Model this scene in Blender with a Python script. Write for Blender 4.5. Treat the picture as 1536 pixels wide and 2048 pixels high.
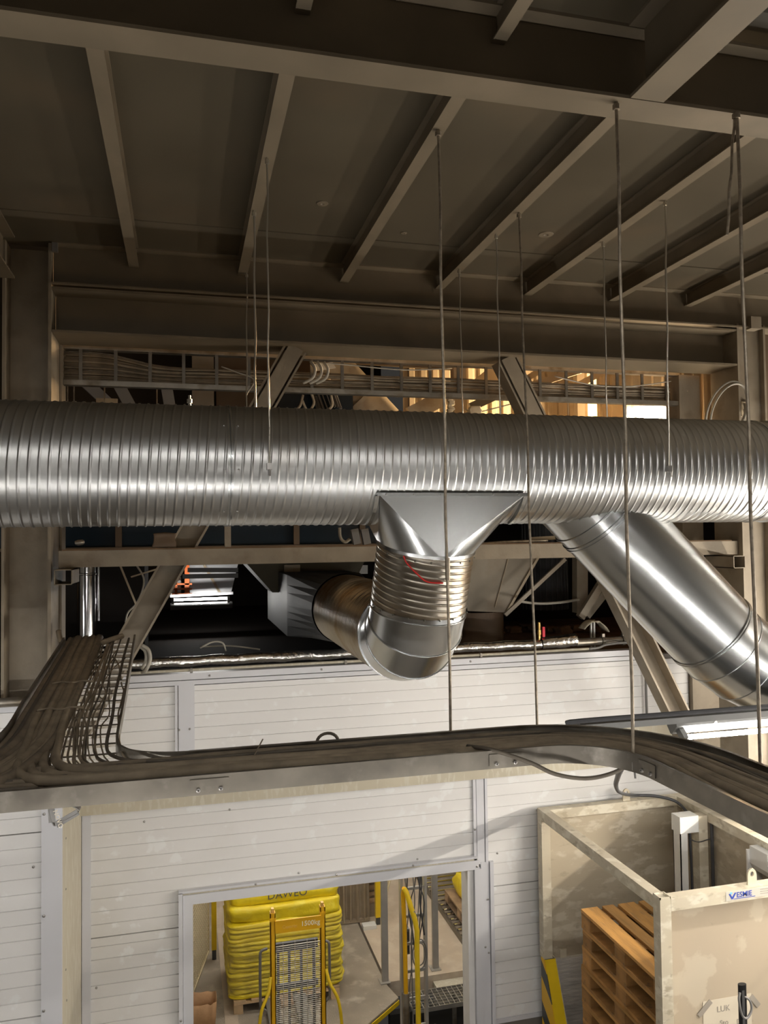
import bpy, math, random
from mathutils import Vector, Matrix, noise

for o in list(bpy.data.objects):
    bpy.data.objects.remove(o)
C = bpy.context.scene.collection
scene = bpy.context.scene
V = Vector
random.seed(7)

# ------------------------------------------------------------------ camera
EYE = V((0, 0, 5.0))
FPX = 1574.4
yaw, pitch, roll = (math.radians(a) for a in (14.332, 1.919, -0.711))
_f = V((math.sin(yaw) * math.cos(pitch), math.cos(yaw) * math.cos(pitch), math.sin(pitch)))
_r = V((math.cos(yaw), -math.sin(yaw), 0))
_u = _r.cross(_f)
RT = _r * math.cos(roll) + _u * math.sin(roll)
UP = -_r * math.sin(roll) + _u * math.cos(roll)
cam_d = bpy.data.cameras.new('camera')
cam = bpy.data.objects.new('camera', cam_d)
C.objects.link(cam)
cam.matrix_world = Matrix(((RT.x, UP.x, -_f.x, EYE.x), (RT.y, UP.y, -_f.y, EYE.y),
                           (RT.z, UP.z, -_f.z, EYE.z), (0, 0, 0, 1)))
cam_d.sensor_fit = 'VERTICAL'
cam_d.sensor_height = 36.0
cam_d.lens = 36.0 * FPX / 2048
cam_d.clip_start = 0.05
cam_d.clip_end = 200
scene.camera = cam


def at(px, py, X=None, Y=None, Z=None):
    """world point on the ray of a photo pixel, at a given real depth / height"""
    d = RT * ((px - 768) / FPX) + UP * (-(py - 1024) / FPX) + _f
    t = Y / d.y if Y is not None else (X / d.x if X is not None else (Z - EYE.z) / d.z)
    return EYE + d * t


# ------------------------------------------------------------------ world + exposure
w = bpy.data.worlds.new('hall_ambient')
scene.world = w
w.use_nodes = True
w.node_tree.nodes['Background'].inputs[0].default_value = (1.0, 0.93, 0.84, 1)
w.node_tree.nodes['Background'].inputs[1].default_value = 0.012
scene.view_settings.view_transform = 'Standard'
scene.view_settings.look = 'None'
scene.view_settings.exposure = 1.5
scene.view_settings.gamma = 1.0
scene.view_settings.use_curve_mapping = False
if hasattr(scene, 'cycles'):             # an interior of matt steel: a few bounces carry all the light
    scene.cycles.adaptive_threshold = 0.05
    scene.cycles.max_bounces = 4
    scene.cycles.diffuse_bounces = 2
    scene.cycles.glossy_bounces = 2
    scene.cycles.transmission_bounces = 2
    scene.cycles.transparent_max_bounces = 4
TUBE = 34.0          # radiance of every fluorescent tube in the hall


def area(name, loc, target, size, size_y, power, col):
    l = bpy.data.lights.new(name, 'AREA')
    l.shape = 'RECTANGLE'
    l.size, l.size_y, l.energy, l.color = size, size_y, power, col
    o = bpy.data.objects.new(name, l)
    C.objects.link(o)
    o.location = loc
    o.rotation_euler = (V(target) - V(loc)).to_track_quat('-Z', 'Y').to_euler()
    return o


# low evening daylight falling in through the far gable window
area('window_daylight', (7.3, 10.6, 6.7), (2.5, 6.0, 5.9), 1.3, 0.8, 620, (1.0, 0.68, 0.36))

# ------------------------------------------------------------------ materials
MATS = {}


def mat(name, col, rough=0.6, metal=0.0, var=None, bump=None, stain=None, emit=None, spec=0.5, aniso=0.0,
        scale=(1, 1, 1), alpha=1.0):
    """col base; var=(scale, amount); bump=(scale, strength); stain=(colour, scale, low, high)"""
    m = bpy.data.materials.new(name)
    m.use_nodes = True
    nt = m.node_tree
    b = nt.nodes['Principled BSDF']
    b.inputs['Base Color'].default_value = (*col, 1)
    b.inputs['Roughness'].default_value = rough
    b.inputs['Metallic'].default_value = metal
    b.inputs['Specular IOR Level'].default_value = spec
    b.inputs['Anisotropic'].default_value = aniso
    b.inputs['Alpha'].default_value = alpha
    tc = nt.nodes.new('ShaderNodeTexCoord')
    mp = nt.nodes.new('ShaderNodeMapping')
    mp.inputs['Scale'].default_value = scale
    mp.inputs['Location'].default_value = (13.71, 5.37, 9.13)
    nt.links.new(tc.outputs['Object'], mp.inputs['Vector'])
    vec = mp.outputs['Vector']
    last = None

    def tex(s, detail=3):
        n = nt.nodes.new('ShaderNodeTexNoise')
        n.inputs['Scale'].default_value = s
        n.inputs['Detail'].default_value = detail
        nt.links.new(vec, n.inputs['Vector'])
        return n

    def mix(a, bcol, fac):
        n = nt.nodes.new('ShaderNodeMix')
        n.data_type = 'RGBA'
        if isinstance(a, tuple):
            n.inputs['A'].default_value = (*a, 1)
        else:
            nt.links.new(a, n.inputs['A'])
        n.inputs['B'].default_value = (*bcol, 1)
        nt.links.new(fac, n.inputs['Factor'])
        return n.outputs['Result']

    if var:
        n = tex(var[0])
        r = nt.nodes.new('ShaderNodeMapRange')
        r.inputs['From Min'].default_value = 0.3
        r.inputs['From Max'].default_value = 0.7
        nt.links.new(n.outputs['Fac'], r.inputs['Value'])
        k = var[1]
        last = mix(tuple(max(0, c * (1 - k)) for c in col), tuple(min(1, c * (1 + k)) for c in col), r.outputs['Result'])
        r2 = nt.nodes.new('ShaderNodeMapRange')
        r2.inputs['To Min'].default_value = max(0.03, rough - 0.08)
        r2.inputs['To Max'].default_value = min(1, rough + 0.08)
        nt.links.new(n.outputs['Fac'], r2.inputs['Value'])
        nt.links.new(r2.outputs['Result'], b.inputs['Roughness'])
    for st in ([stain] if stain and not isinstance(stain, list) else (stain or [])):
        n = tex(st[1], 5)
        r = nt.nodes.new('ShaderNodeMapRange')
        r.inputs['From Min'].default_value = st[2]
        r.inputs['From Max'].default_value = st[3]
        nt.links.new(n.outputs['Fac'], r.inputs['Value'])
        last = mix(last if last else col, st[0], r.outputs['Result'])
    if last:
        nt.links.new(last, b.inputs['Base Color'])
    if bump:
        n = tex(bump[0])
        bp = nt.nodes.new('ShaderNodeBump')
        bp.inputs['Strength'].default_value = bump[1]
        bp.inputs['Distance'].default_value = 0.01
        nt.links.new(n.outputs['Fac'], bp.inputs['Height'])
        nt.links.new(bp.outputs['Normal'], b.inputs['Normal'])
    if emit:
        b.inputs['Emission Color'].default_value = (*emit[0], 1)
        b.inputs['Emission Strength'].default_value = emit[1]
    MATS[name] = m
    return m


mat('beam', (0.185, 0.145, 0.095), 0.6, var=(3, 0.12), stain=((0.23, 0.178, 0.118), 2.2, 0.55, 0.75))
mat('ceil', (0.098, 0.079, 0.051), 0.5, var=(1.2, 0.15), stain=((0.125, 0.092, 0.056), 1.1, 0.55, 0.75))
mat('deck', (0.085, 0.075, 0.06), 0.6)
mat('frame_steel', (0.285, 0.235, 0.172), 0.6, var=(6, 0.13), stain=((0.215, 0.168, 0.115), 5, 0.55, 0.72), bump=(60, .1))
mat('galv', (0.60, 0.61, 0.61), 0.26, 1.0)
mat('galv_spiral', (0.54, 0.54, 0.53), 0.35, 1.0, var=(1.5, 0.05), stain=((0.44, 0.40, 0.33), 1.6, 0.56, 0.78))
mat('galv_brown', (0.55, 0.50, 0.42), 0.33, 1.0, var=(3, 0.1), stain=((0.34, 0.23, 0.12), 3.0, 0.46, 0.68))
mat('galv_old', (0.34, 0.31, 0.265), 0.42, 0.75, var=(8, 0.18), stain=((0.2, 0.165, 0.12), 7, 0.5, 0.68))
mat('galv_rail', (0.21, 0.187, 0.155), 0.4, 0.7, var=(9, 0.2), stain=((0.27, 0.245, 0.21), 12, 0.58, 0.7))
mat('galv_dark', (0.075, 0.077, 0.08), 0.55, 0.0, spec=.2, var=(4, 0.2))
mat('chrome', (0.7, 0.7, 0.7), 0.14, 1.0)
mat('post_grey', (0.40, 0.375, 0.335), 0.45, 0.2, var=(6, .1))
mat('grate_zinc', (0.46, 0.43, 0.38), 0.38, 0.5, var=(8, .15))
mat('foil', (0.72, 0.70, 0.66), 0.22, 1.0, var=(12, .1), bump=(26, 0.9))
mat('white_panel', (0.78, 0.765, 0.75), 0.42, var=(1.2, 0.03),
    stain=[((0.69, 0.67, 0.63), 1.0, 0.56, 0.8), ((0.83, 0.83, 0.82), 7, 0.6, 0.66)])
mat('trim_white', (0.66, 0.66, 0.69), 0.4, var=(2, .03))
mat('beige_trim', (0.52, 0.47, 0.36), 0.55, var=(3, .06), stain=((0.58, 0.54, 0.44), 30, .52, .6), scale=(1, 1, .25))
mat('groove', (0.25, 0.23, 0.21), 0.7)
mat('screw', (0.42, 0.4, 0.38), 0.35, 0.8)
mat('cable', (0.20, 0.158, 0.11), 0.75, var=(14, .25), bump=(40, .15))
mat('cable_b', (0.27, 0.215, 0.15), 0.78, var=(12, .25))
mat('cable_c', (0.125, 0.103, 0.078), 0.7, var=(10, .2))
mat('cable_light', (0.42, 0.39, 0.33), 0.55, var=(10, .1))
mat('black_cable', (0.06, 0.06, 0.065), 0.45)
mat('rod', (0.30, 0.25, 0.19), 0.45, 0.6, var=(40, .3))
mat('rod_zinc', (0.62, 0.58, 0.5), 0.3, 0.9)
mat('cage', (0.60, 0.53, 0.40), 0.5, var=(2.5, .05),
    stain=[((0.72, 0.66, 0.53), 8, .52, .62), ((0.46, 0.395, 0.285), 11, .58, .68)], scale=(1, 1, 1.8))
mat('cage_panel', (0.50, 0.425, 0.31), 0.4, var=(1.2, .06),
    stain=[((0.62, 0.55, 0.43), 6, .53, .62), ((0.42, 0.355, 0.255), 7, .60, .7)], scale=(1, 1, 2.2))
mat('cage_front', (0.53, 0.44, 0.325), 0.36, var=(1.0, .04), stain=[((0.61, 0.525, 0.40), 3.2, .56, .60), ((0.45, 0.37, 0.27), 9, .66, .72)])
mat('white_enamel', (0.78, 0.77, 0.73), 0.35, var=(8, .04))
mat('wood', (0.50, 0.26, 0.075), 0.6, var=(5, .28), stain=((0.33, 0.19, 0.08), 9, .58, .74), bump=(30, .3), scale=(3, .5, 3))
mat('wood_side', (0.40, 0.205, 0.065), 0.65, var=(9, .3), stain=((0.2, 0.12, 0.06), 14, .6, .72), bump=(30, .3))
mat('wood_grey', (0.40, 0.27, 0.16), 0.7, var=(8, .25), bump=(30, .3))
mat('wood_pale', (0.68, 0.48, 0.28), 0.6, var=(8, .15), bump=(30, .2))
mat('sack', (0.93, 0.70, 0.02), 0.42, var=(5, .10), stain=((0.95, 0.78, 0.07), 8, .55, .68), bump=(22, .5))
mat('sack_deep', (0.86, 0.64, 0.015), 0.40, var=(9, .25), bump=(30, 1.0), scale=(.6, .6, 2.2))
mat('stacker', (0.86, 0.46, 0.01), 0.38, var=(6, .06))
mat('safety_yellow', (0.85, 0.58, 0.015), 0.35, var=(6, .08))
mat('pale_orange', (0.80, 0.47, 0.12), 0.4)
mat('mesh_wire', (0.62, 0.58, 0.5), 0.35, 0.6)
mat('fence_wire', (0.78, 0.66, 0.42), 0.5)
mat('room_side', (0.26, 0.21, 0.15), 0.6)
mat('dark_grey', (0.07, 0.07, 0.07), 0.5)
mat('mid_grey', (0.2, 0.19, 0.18), 0.5)
mat('black', (0.012, 0.012, 0.013), 0.3)
mat('plate', (0.44, 0.38, 0.30), 0.45, 0.25, var=(3, .15), stain=((0.6, 0.54, 0.44), 6, .55, .7), bump=(130, 1.0))
mat('slab', (0.55, 0.45, 0.34), 0.7, var=(2, .12), stain=((0.62, 0.53, 0.41), 6, .5, .7), bump=(30, .2))
mat('concrete', (0.20, 0.18, 0.155), 0.75, var=(2, .15), bump=(20, .2))
mat('paper_sack', (0.47, 0.27, 0.13), 0.7, var=(6, .15), bump=(14, .4))
mat('paper', (0.70, 0.62, 0.49), 0.6)
mat('tape', (0.36, 0.32, 0.27), 0.5)
mat('film', (0.9, 0.9, 0.85), 0.12, var=(9, .05), bump=(16, .9), alpha=0.06)
mat('wrap', (0.70, 0.66, 0.60), 0.35, 0.1, var=(10, .2), stain=((0.68, 0.64, 0.56), 12, .55, .64), bump=(22, 1.0), scale=(.4, .4, 2.2))
mat('pit', (0.03, 0.028, 0.025), 0.8)
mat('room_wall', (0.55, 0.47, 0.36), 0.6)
mat('hall_wall', (0.16, 0.145, 0.125), 0.6, var=(1, .1))
mat('curtain', (0.34, 0.27, 0.19), 0.6, var=(5, .15))
mat('corrugated', (0.50, 0.41, 0.29), 0.5, var=(1.5, .12))
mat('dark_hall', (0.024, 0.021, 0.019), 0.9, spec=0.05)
mat('blue_tank', (0.0025, 0.012, 0.023), 0.4, var=(3, .2), spec=.3)
mat('brown_box', (0.13, 0.085, 0.05), 0.6, var=(3, .15))
mat('olive_bin', (0.045, 0.036, 0.018), 0.7)
mat('beige_mach', (0.42, 0.34, 0.23), 0.5, var=(3, .12), stain=((0.3, 0.22, 0.14), 4, .55, .7))
mat('hopper', (0.30, 0.255, 0.19), 0.5, var=(3, .12), stain=((0.2, 0.14, 0.085), 3, .5, .75))
mat('grey_sheet', (0.42, 0.42, 0.43), 0.4, 0.3)
mat('orange', (0.75, 0.16, 0.03), 0.5)
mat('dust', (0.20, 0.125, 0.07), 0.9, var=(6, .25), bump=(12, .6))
mat('rag', (0.62, 0.56, 0.43), 0.8, bump=(20, .5))
mat('red', (0.75, 0.02, 0.05), 0.4)
mat('brass', (0.7, 0.45, 0.15), 0.3, 0.8)
mat('sticker_blue', (0.05, 0.09, 0.42), 0.4)
mat('sticker_cyan', (0.25, 0.62, 0.85), 0.4)
mat('sticker_base', (0.62, 0.58, 0.50), 0.35)
mat('ink', (0.16, 0.15, 0.12), 0.6)
mat('white_ink', (0.95, 0.86, 0.62), 0.5)
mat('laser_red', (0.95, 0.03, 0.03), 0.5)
mat('lamp_body', (0.14, 0.138, 0.132), 0.4, var=(8, .08))
mat('tube_glow', (1, 1, 1), 0.3, emit=((1.0, 0.975, 0.93), TUBE))
mat('tube_strong', (1, 1, 1), 0.3, emit=((1.0, 0.92, 0.80), TUBE * 5.0))
mat('window_glow', (1, 1, 1), 0.3, emit=((1.0, 0.86, 0.62), 14.0))

# every board its own tone
for nm in ('wood', 'wood_side', 'wood_grey', 'wood_pale'):
    nt = MATS[nm].node_tree
    bs = nt.nodes['Principled BSDF']
    src_ = bs.inputs['Base Color'].links[0].from_socket
    oi = nt.nodes.new('ShaderNodeObjectInfo')
    mr_ = nt.nodes.new('ShaderNodeMapRange')
    mr_.inputs['To Min'].default_value = 0.62
    mr_.inputs['To Max'].default_value = 1.2
    nt.links.new(oi.outputs['Random'], mr_.inputs['Value'])
    hv = nt.nodes.new('ShaderNodeHueSaturation')
    nt.links.new(src_, hv.inputs['Color'])
    nt.links.new(mr_.outputs['Result'], hv.inputs['Value'])
    nt.links.new(hv.outputs['Color'], bs.inputs['Base Color'])

# black / yellow diagonal hazard paint
m = mat('hazard', (0.86, 0.5, 0.015), 0.4)
nt = m.node_tree
tc = nt.nodes.new('ShaderNodeTexCoord')
sx = nt.nodes.new('ShaderNodeSeparateXYZ')
nt.links.new(tc.outputs['Object'], sx.inputs[0])


def mth(op, a, b):
    n = nt.nodes.new('ShaderNodeMath')
    n.operation = op
    for i, q in enumerate((a, b)):
        if isinstance(q, (int, float)):
            n.inputs[i].default_value = q
        else:
            nt.links.new(q, n.inputs[i])
    return n.outputs[0]


s = mth('ADD', mth('MULTIPLY', sx.outputs['Z'], 2.9), mth('MULTIPLY', sx.outputs['Y'], -2.2))
g = mth('GREATER_THAN', mth('FRACT', mth('ADD', s, 20.35), 0), 0.60)
mx = nt.nodes.new('ShaderNodeMix')
mx.data_type = 'RGBA'
mx.inputs['A'].default_value = (0.86, 0.5, 0.015, 1)
mx.inputs['B'].default_value = (0.07, 0.07, 0.065, 1)
nt.links.new(g, mx.inputs['Factor'])
nt.links.new(mx.outputs['Result'], m.node_tree.nodes['Principled BSDF'].inputs['Base Color'])


# ------------------------------------------------------------------ mesh helpers
class MB:
    def __init__(self):
        self.v, self.f = [], []

    def add(self, vs, fs):
        n = len(self.v)
        self.v += [V(p) for p in vs]
        self.f += [tuple(i + n for i in q) for q in fs]
        return self

    def box(self, x0, x1, y0, y1, z0, z1):
        vs = [(x, y, z) for z in (z0, z1) for y in (y0, y1) for x in (x0, x1)]
        return self.add(vs, [(0, 2, 3, 1), (4, 5, 7, 6), (0, 1, 5, 4), (2, 6, 7, 3), (0, 4, 6, 2), (1, 3, 7, 5)])

    def extr(self, prof, p0, p1, up=(0, 0, 1), caps=True):
        """extrude a closed 2d profile [(side, up)] from p0 to p1"""
        p0, p1 = V(p0), V(p1)
        d = (p1 - p0).normalized()
        sd = d.cross(V(up)).normalized()
        u = sd.cross(d)
        n = len(prof)
        vs = [p0 + sd * a + u * b for a, b in prof] + [p1 + sd * a + u * b for a, b in prof]
        fs = [(i, (i + 1) % n, n + (i + 1) % n, n + i) for i in range(n)]
        if caps:
            fs += [tuple(range(n - 1, -1, -1)), tuple(range(n, 2 * n))]
        return self.add(vs, fs)

    def bar(self, p0, p1, w, h, up=(0, 0, 1)):
        return self.extr([(-w / 2, -h / 2), (w / 2, -h / 2), (w / 2, h / 2), (-w / 2, h / 2)], p0, p1, up)

    def ibeam(self, p0, p1, w, h, tf, tw, up=(0, 0, 1)):
        a, b = w / 2, tw / 2
        return self.extr([(-a, 0), (a, 0), (a, tf), (b, tf), (b, h - tf), (a, h - tf), (a, h), (-a, h), (-a, h - tf),
                          (-b, h - tf), (-b, tf), (-a, tf)], p0, p1, up)

    def tube(self, pts, r, n=6, caps=True, closed=False):
        pts = [V(p) for p in pts]
        m = len(pts)
        vs, fs = [], []
        prev = None
        for i, p in enumerate(pts):
            if closed:
                t = pts[(i + 1) % m] - pts[i - 1]
            else:
                t = pts[min(i + 1, m - 1)] - pts[max(i - 1, 0)]
            if t.length < 1e-9:
                t = V((0, 0, 1))
            t.normalize()
            if prev is None:
                a = t.orthogonal().normalized()
            else:
                a = prev - t * prev.dot(t)
                a = a.normalized() if a.length > 1e-6 else t.orthogonal().normalized()
            prev = a
            b = t.cross(a)
            rr = r[i] if isinstance(r, (list, tuple)) else r
            vs += [p + a * (rr * math.cos(2 * math.pi * k / n)) + b * (rr * math.sin(2 * math.pi * k / n)) for k in range(n)]
        for i in range(m if closed else m - 1):
            for k in range(n):
                j = (i + 1) % m
                fs.append((i * n + k, i * n + (k + 1) % n, j * n + (k + 1) % n, j * n + k))
        if caps and not closed:
            fs += [tuple(range(n - 1, -1, -1)), tuple(range((m - 1) * n, m * n))]
        return self.add(vs, fs)

    def lathe(self, prof, p0, axis, n=32, caps=False):
        """prof = [(along, radius)] around axis through p0"""
        p0, d = V(p0), V(axis).normalized()
        a = d.orthogonal().normalized()
        b = d.cross(a)
        vs, fs = [], []
        for s_, r in prof:
            vs += [p0 + d * s_ + (a * math.cos(2 * math.pi * k / n) + b * math.sin(2 * math.pi * k / n)) * r for k in range(n)]
        for i in range(len(prof) - 1):
            for k in range(n):
                fs.append((i * n + k, i * n + (k + 1) % n, (i + 1) * n + (k + 1) % n, (i + 1) * n + k))
        if caps:
            fs += [tuple(range(n - 1, -1, -1)), tuple(range((len(prof) - 1) * n, len(prof) * n))]
        return self.add(vs, fs)

    def prism(self, poly, ext):
        """closed 3d polygon pushed along the vector ext"""
        n = len(poly)
        vs = [V(p) for p in poly] + [V(p) + V(ext) for p in poly]
        return self.add(vs, [tuple(range(n - 1, -1, -1)), tuple(range(n, 2 * n))] +
                        [(i, (i + 1) % n, n + (i + 1) % n, n + i) for i in range(n)])


ORG = {}


def meta(o, label=None, cat=None, group=None, kind=None):
    if label: o['label'] = label
    if cat: o['category'] = cat
    if group: o['group'] = group
    if kind: o['kind'] = kind
    return o


def thing(name, base, label=None, cat=None, group=None, kind=None):
    o = bpy.data.objects.new(name, None)
    o.empty_display_size = 0.1
    C.objects.link(o)
    o.location = base
    ORG[o.name] = V(base)
    return meta(o, label, cat, group, kind)


def obj(name, mb, material, parent=None, smooth=False, label=None, cat=None, group=None, kind=None, base=None):
    """link one mesh object; vertices are given in world space"""
    org = ORG[parent.name] if parent else (V(base) if base else sum(mb.v, V()) / max(1, len(mb.v)))
    me = bpy.data.meshes.new(name)
    me.from_pydata([tuple(p - org) for p in mb.v], [], mb.f)
    me.update()
    import bmesh
    bm = bmesh.new()
    bm.from_mesh(me)
    if len(bm.verts) > 4000:
        bmesh.ops.remove_doubles(bm, verts=bm.verts, dist=1e-5)
        bmesh.ops.dissolve_degenerate(bm, edges=bm.edges, dist=1e-6)
    bmesh.ops.recalc_face_normals(bm, faces=bm.faces)
    bm.to_mesh(me)
    bm.free()
    if smooth:
        me.polygons.foreach_set('use_smooth', [True] * len(me.polygons))
        if smooth != 2:
            me.set_sharp_from_angle(angle=math.radians(38))
    me.materials.append(MATS[material])
    o = bpy.data.objects.new(name, me)
    C.objects.link(o)
    if parent:
        o.parent = parent
    else:
        o.location = org
    ORG[o.name] = org
    return meta(o, label, cat, group, kind)


def copy_of(src, offset, parent):
    o = src.copy()
    C.objects.link(o)
    o.parent = parent
    o.location = offset
    return o


def dup_tree(root, loc, label=None):
    r = root.copy()
    C.objects.link(r)
    r.location = loc
    ORG[r.name] = V(loc)
    if label: r['label'] = label
    for ch in root.children:
        c = ch.copy()
        C.objects.link(c)
        c.parent = r
    return r


def spline(pts, k=6):
    """Catmull-Rom through pts"""
    pts = [V(p) for p in pts]
    P = [pts[0] * 2 - pts[1]] + pts + [pts[-1] * 2 - pts[-2]]
    out = []
    for i in range(1, len(P) - 2):
        a, b, c, d = P[i - 1:i + 3]
        for j in range(k):
            t = j / k
            out.append(0.5 * ((2 * b) + (c - a) * t + (2 * a - 5 * b + 4 * c - d) * t * t + (3 * b - a - 3 * c + d) * t ** 3))
    out.append(pts[-1])
    return out


# ================================================================== SETTING
FLOOR = -0.2
YW, YL = 6.45, 5.48          # back white wall, nearer white wall at the left
ZC = 7.0                     # underside of ceiling plates

# ---- ceiling plates
ceil = thing('ceiling', (1.5, 3.5, ZC), 'dark brown steel plate ceiling above the joists', kind='structure')
cols = [-3.0, -0.32, 1.15, 2.615, 4.04, 7.0]
rows = [(2.75, 3.95, 0.0), (3.954, 5.06, 0.002), (5.064, 5.66, -0.004)]
for y0, y1, dz in rows:
    for x0, x1 in zip(cols, cols[1:]):
        obj('plate', MB().box(x0 + .001, x1 - .001, y0, y1, ZC + dz, ZC + dz + .01), 'ceil', ceil)
for x0, x1 in ((-3, .42), (.42, 1.17), (1.17, 1.76)):
    obj('plate', MB().box(x0 + .001, x1 - .001, -.5, 2.745, ZC, ZC + .01), 'ceil', ceil)
# trapezoidal decking beyond the cross beam
mb = MB()
pr = []
y = -0.5
while y < 2.74:
    pr += [(y, ZC + .05), (y + .05, ZC + .05), (y + .07, ZC + .09), (y + .16, ZC + .09)]
    y += .18
pr = [(a, b) for a, b in pr if a < 2.745]
vs = [(x, a, b) for x in (1.77, 7.0) for a, b in pr]
n = len(pr)
mb.add(vs, [(i, i + 1, n + i + 1, n + i) for i in range(n - 1)])
obj('decking_sheet', mb, 'deck', ceil)
for px, py, r in ((645, 408, .035), (1092, 470, .05), (808, 467, .02), (1412, 540, .012)):
    p = at(px, py, Z=ZC - .004)
    mb = MB().lathe([(-.004, r), (0, r * .95), (.002, r * .35), (-.004, r * .2), (-.008, .004)], p, (0, 0, -1), 20)
    obj('fixing_rosette', mb, 'beam', ceil, smooth=True)

# ---- steelwork
J = dict(cat='beam')


def ibeam(name, p0, p1, w_, h, tf, tw, label, material='beam', group=None):
    return obj(name, MB().ibeam(p0, p1, w_, h, tf, tw), material, label=label, cat='beam', group=group,
               base=(V(p0) + V(p1)) / 2)


ibeam('main_beam', (-3, 2.7475, 6.70), (7, 2.7475, 6.70), .145, .30, .014, .009,
      'deep brown steel I-beam crossing the whole top of the picture')
ibeam('cross_beam', (1.765, 2.67, 6.70), (1.765, -.5, 6.70), .145, .30, .014, .009,
      'short steel beam running from the main beam to the upper corner')
ibeam('edge_beam', (-1.13, 2.83, 6.72), (-1.13, 5.50, 6.72), .15, .28, .012, .008,
      'steel beam meeting the head of the column at the picture edge')
ibeam('bearer_beam', (-.838, 5.62, 6.715), (7.0, 5.62, 6.715), .17, .285, .012, .008,
      'brown steel beam carrying the far ends of the ceiling joists')
ibeam('girder', (-.838, 5.725, 6.395), (4.455, 5.725, 6.395), .35, .305, .016, .01,
      'wide brown steel girder right under the joist bearer')
JX = [-.32, .415, 1.15, 1.885, 2.61, 3.345, 4.04]
ordn = ['first', 'second', 'third', 'fourth', 'fifth', 'sixth', 'seventh']
for i, x in enumerate(JX):
    mb = MB().ibeam((x, 2.83, 6.88), (x, 5.61, 6.88), .066, .119, .007, .006)
    obj('ceiling_joist', mb, 'beam', label='%s ceiling joist counted from the column on the left' % ordn[i], cat='beam',
        group='ceiling joists between the two big beams', base=(x, 4.2, 6.88))
for x, l in ((.42, 'thin joist end dangling above the main beam, near the middle top edge'),
             (1.17, 'thin joist above the main beam beside the cross beam')):
    obj('ceiling_joist', MB().ibeam((x, 2.74, 6.88), (x, -.5, 6.88), .055, .119, .007, .006), 'beam',
        label=l, cat='beam', group='ceiling joists above the main beam', base=(x, 1.2, 6.88))

# columns (H-section, web towards the camera)
col = thing('column', (-.985, 5.72, FLOOR), 'brown H-section steel column at the left edge behind the duct', 'column')
mb = MB()
for x0, x1 in ((-1.14, -1.122), (-.860, -.840)):
    mb.box(x0, x1, 5.55, 5.90, FLOOR, 6.99)
mb.box(-1.122, -.860, 5.715, 5.727, FLOOR, 6.99)
obj('shaft', mb, 'frame_steel', col)
obj('side_plate', MB().box(-.839, -.825, 5.91, 6.10, FLOOR, 6.40), 'frame_steel', col)
obj('weld_clip', MB().box(-.835, -.80, 5.53, 5.56, 6.93, 6.99), 'screw', col)

colr = thing('column', (4.6, 5.72, FLOOR), 'brown steel column behind the right end of the duct', 'column')
mb = MB()
for x0, x1 in ((4.46, 4.478), (4.715, 4.735)):
    mb.box(x0, x1, 5.55, 5.90, FLOOR, 6.75)
mb.box(4.478, 4.715, 5.60, 5.612, FLOOR, 6.75)
obj('shaft', mb, 'frame_steel', colr)
obj('cap_plate', MB().box(4.56, 4.66, 5.5, 5.59, 6.70, 6.80), 'frame_steel', colr)
obj('junction_box', MB().box(4.50, 4.58, 5.57, 5.60, 5.98, 6.10), 'beige_mach', colr)
post = thing('steel_post', (4.28, 6.05, 3.9), 'pale square steel post under the girder near the bright window', 'post')
obj('shaft', MB().box(4.18, 4.385, 5.95, 6.15, 4.0, 6.39), 'frame_steel', post)

# horizontal rail of the braced frame
mr = thing('frame_rail', (1.8, 5.6, 4.83), 'long horizontal steel rail behind the branch duct, spanning column to column', 'beam')
obj('tube', MB().box(-.80, 4.45, 5.60, 5.72, 4.832, 4.943), 'frame_steel', mr)
obj('stanchion', MB().box(.282, .325, 5.61, 5.66, 4.943, 5.3), 'frame_steel', mr)
obj('dust_strip', MB().box(-.78, 4.4, 5.605, 5.715, 4.943, 4.952), 'dust', mr)
for p, xs, lab in ((-1, (-.80, -.69), 'open square tube stub welded to the rail beside the left-hand column'),
                   (1, (4.25, 4.36), 'square tube stub welded under the rail beside the column on the right')):
    mb = MB()
    x0, x1 = xs
    z0, z1, t = 4.727, 4.826, .006
    y0, y1 = 5.4, 5.75
    for a, b, c, d in ((x0, x1, z0, z0 + t), (x0, x1, z1 - t, z1), (x0, x0 + t, z0, z1), (x1 - t, x1, z0, z1)):
        mb.box(a, b, y0, y1, c, d)
    o = obj('tube_stub', mb, 'frame_steel', label=lab, cat='bracket', base=((x0 + x1) / 2, 5.55, z0))
# diagonal braces (channel section)
for p0, p1, lab in (((.80, 5.70, 6.39), (-.72, 5.70, 3.675), 'diagonal steel brace leaning left down to the cable ladder'),
                    ((2.44, 5.70, 6.39), (4.00, 5.70, 3.35), 'diagonal steel brace leaning right behind the smooth duct')):
    b = thing('diagonal_brace', p0, lab, 'brace', group='diagonal braces of the steel frame')
    mb = MB()
    p0, p1 = V(p0), V(p1)
    d = (p1 - p0).normalized()
    mb.extr([(-.085, -.07), (.085, -.07), (.085, .07), (.07, .07), (.07, -.052), (-.07, -.052), (-.07, .07), (-.085, .07)],
            p0, p1, up=(0, -1, 0))
    obj('channel', mb, 'frame_steel', b)
    mb = MB().bar(p0 + V((0, -.072, 0)), p0.lerp(p1, .28) + V((0, -.072, 0)), .11, .006, up=(0, 1, 0))
    obj('splice_plate', mb, 'frame_steel', b)


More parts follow.
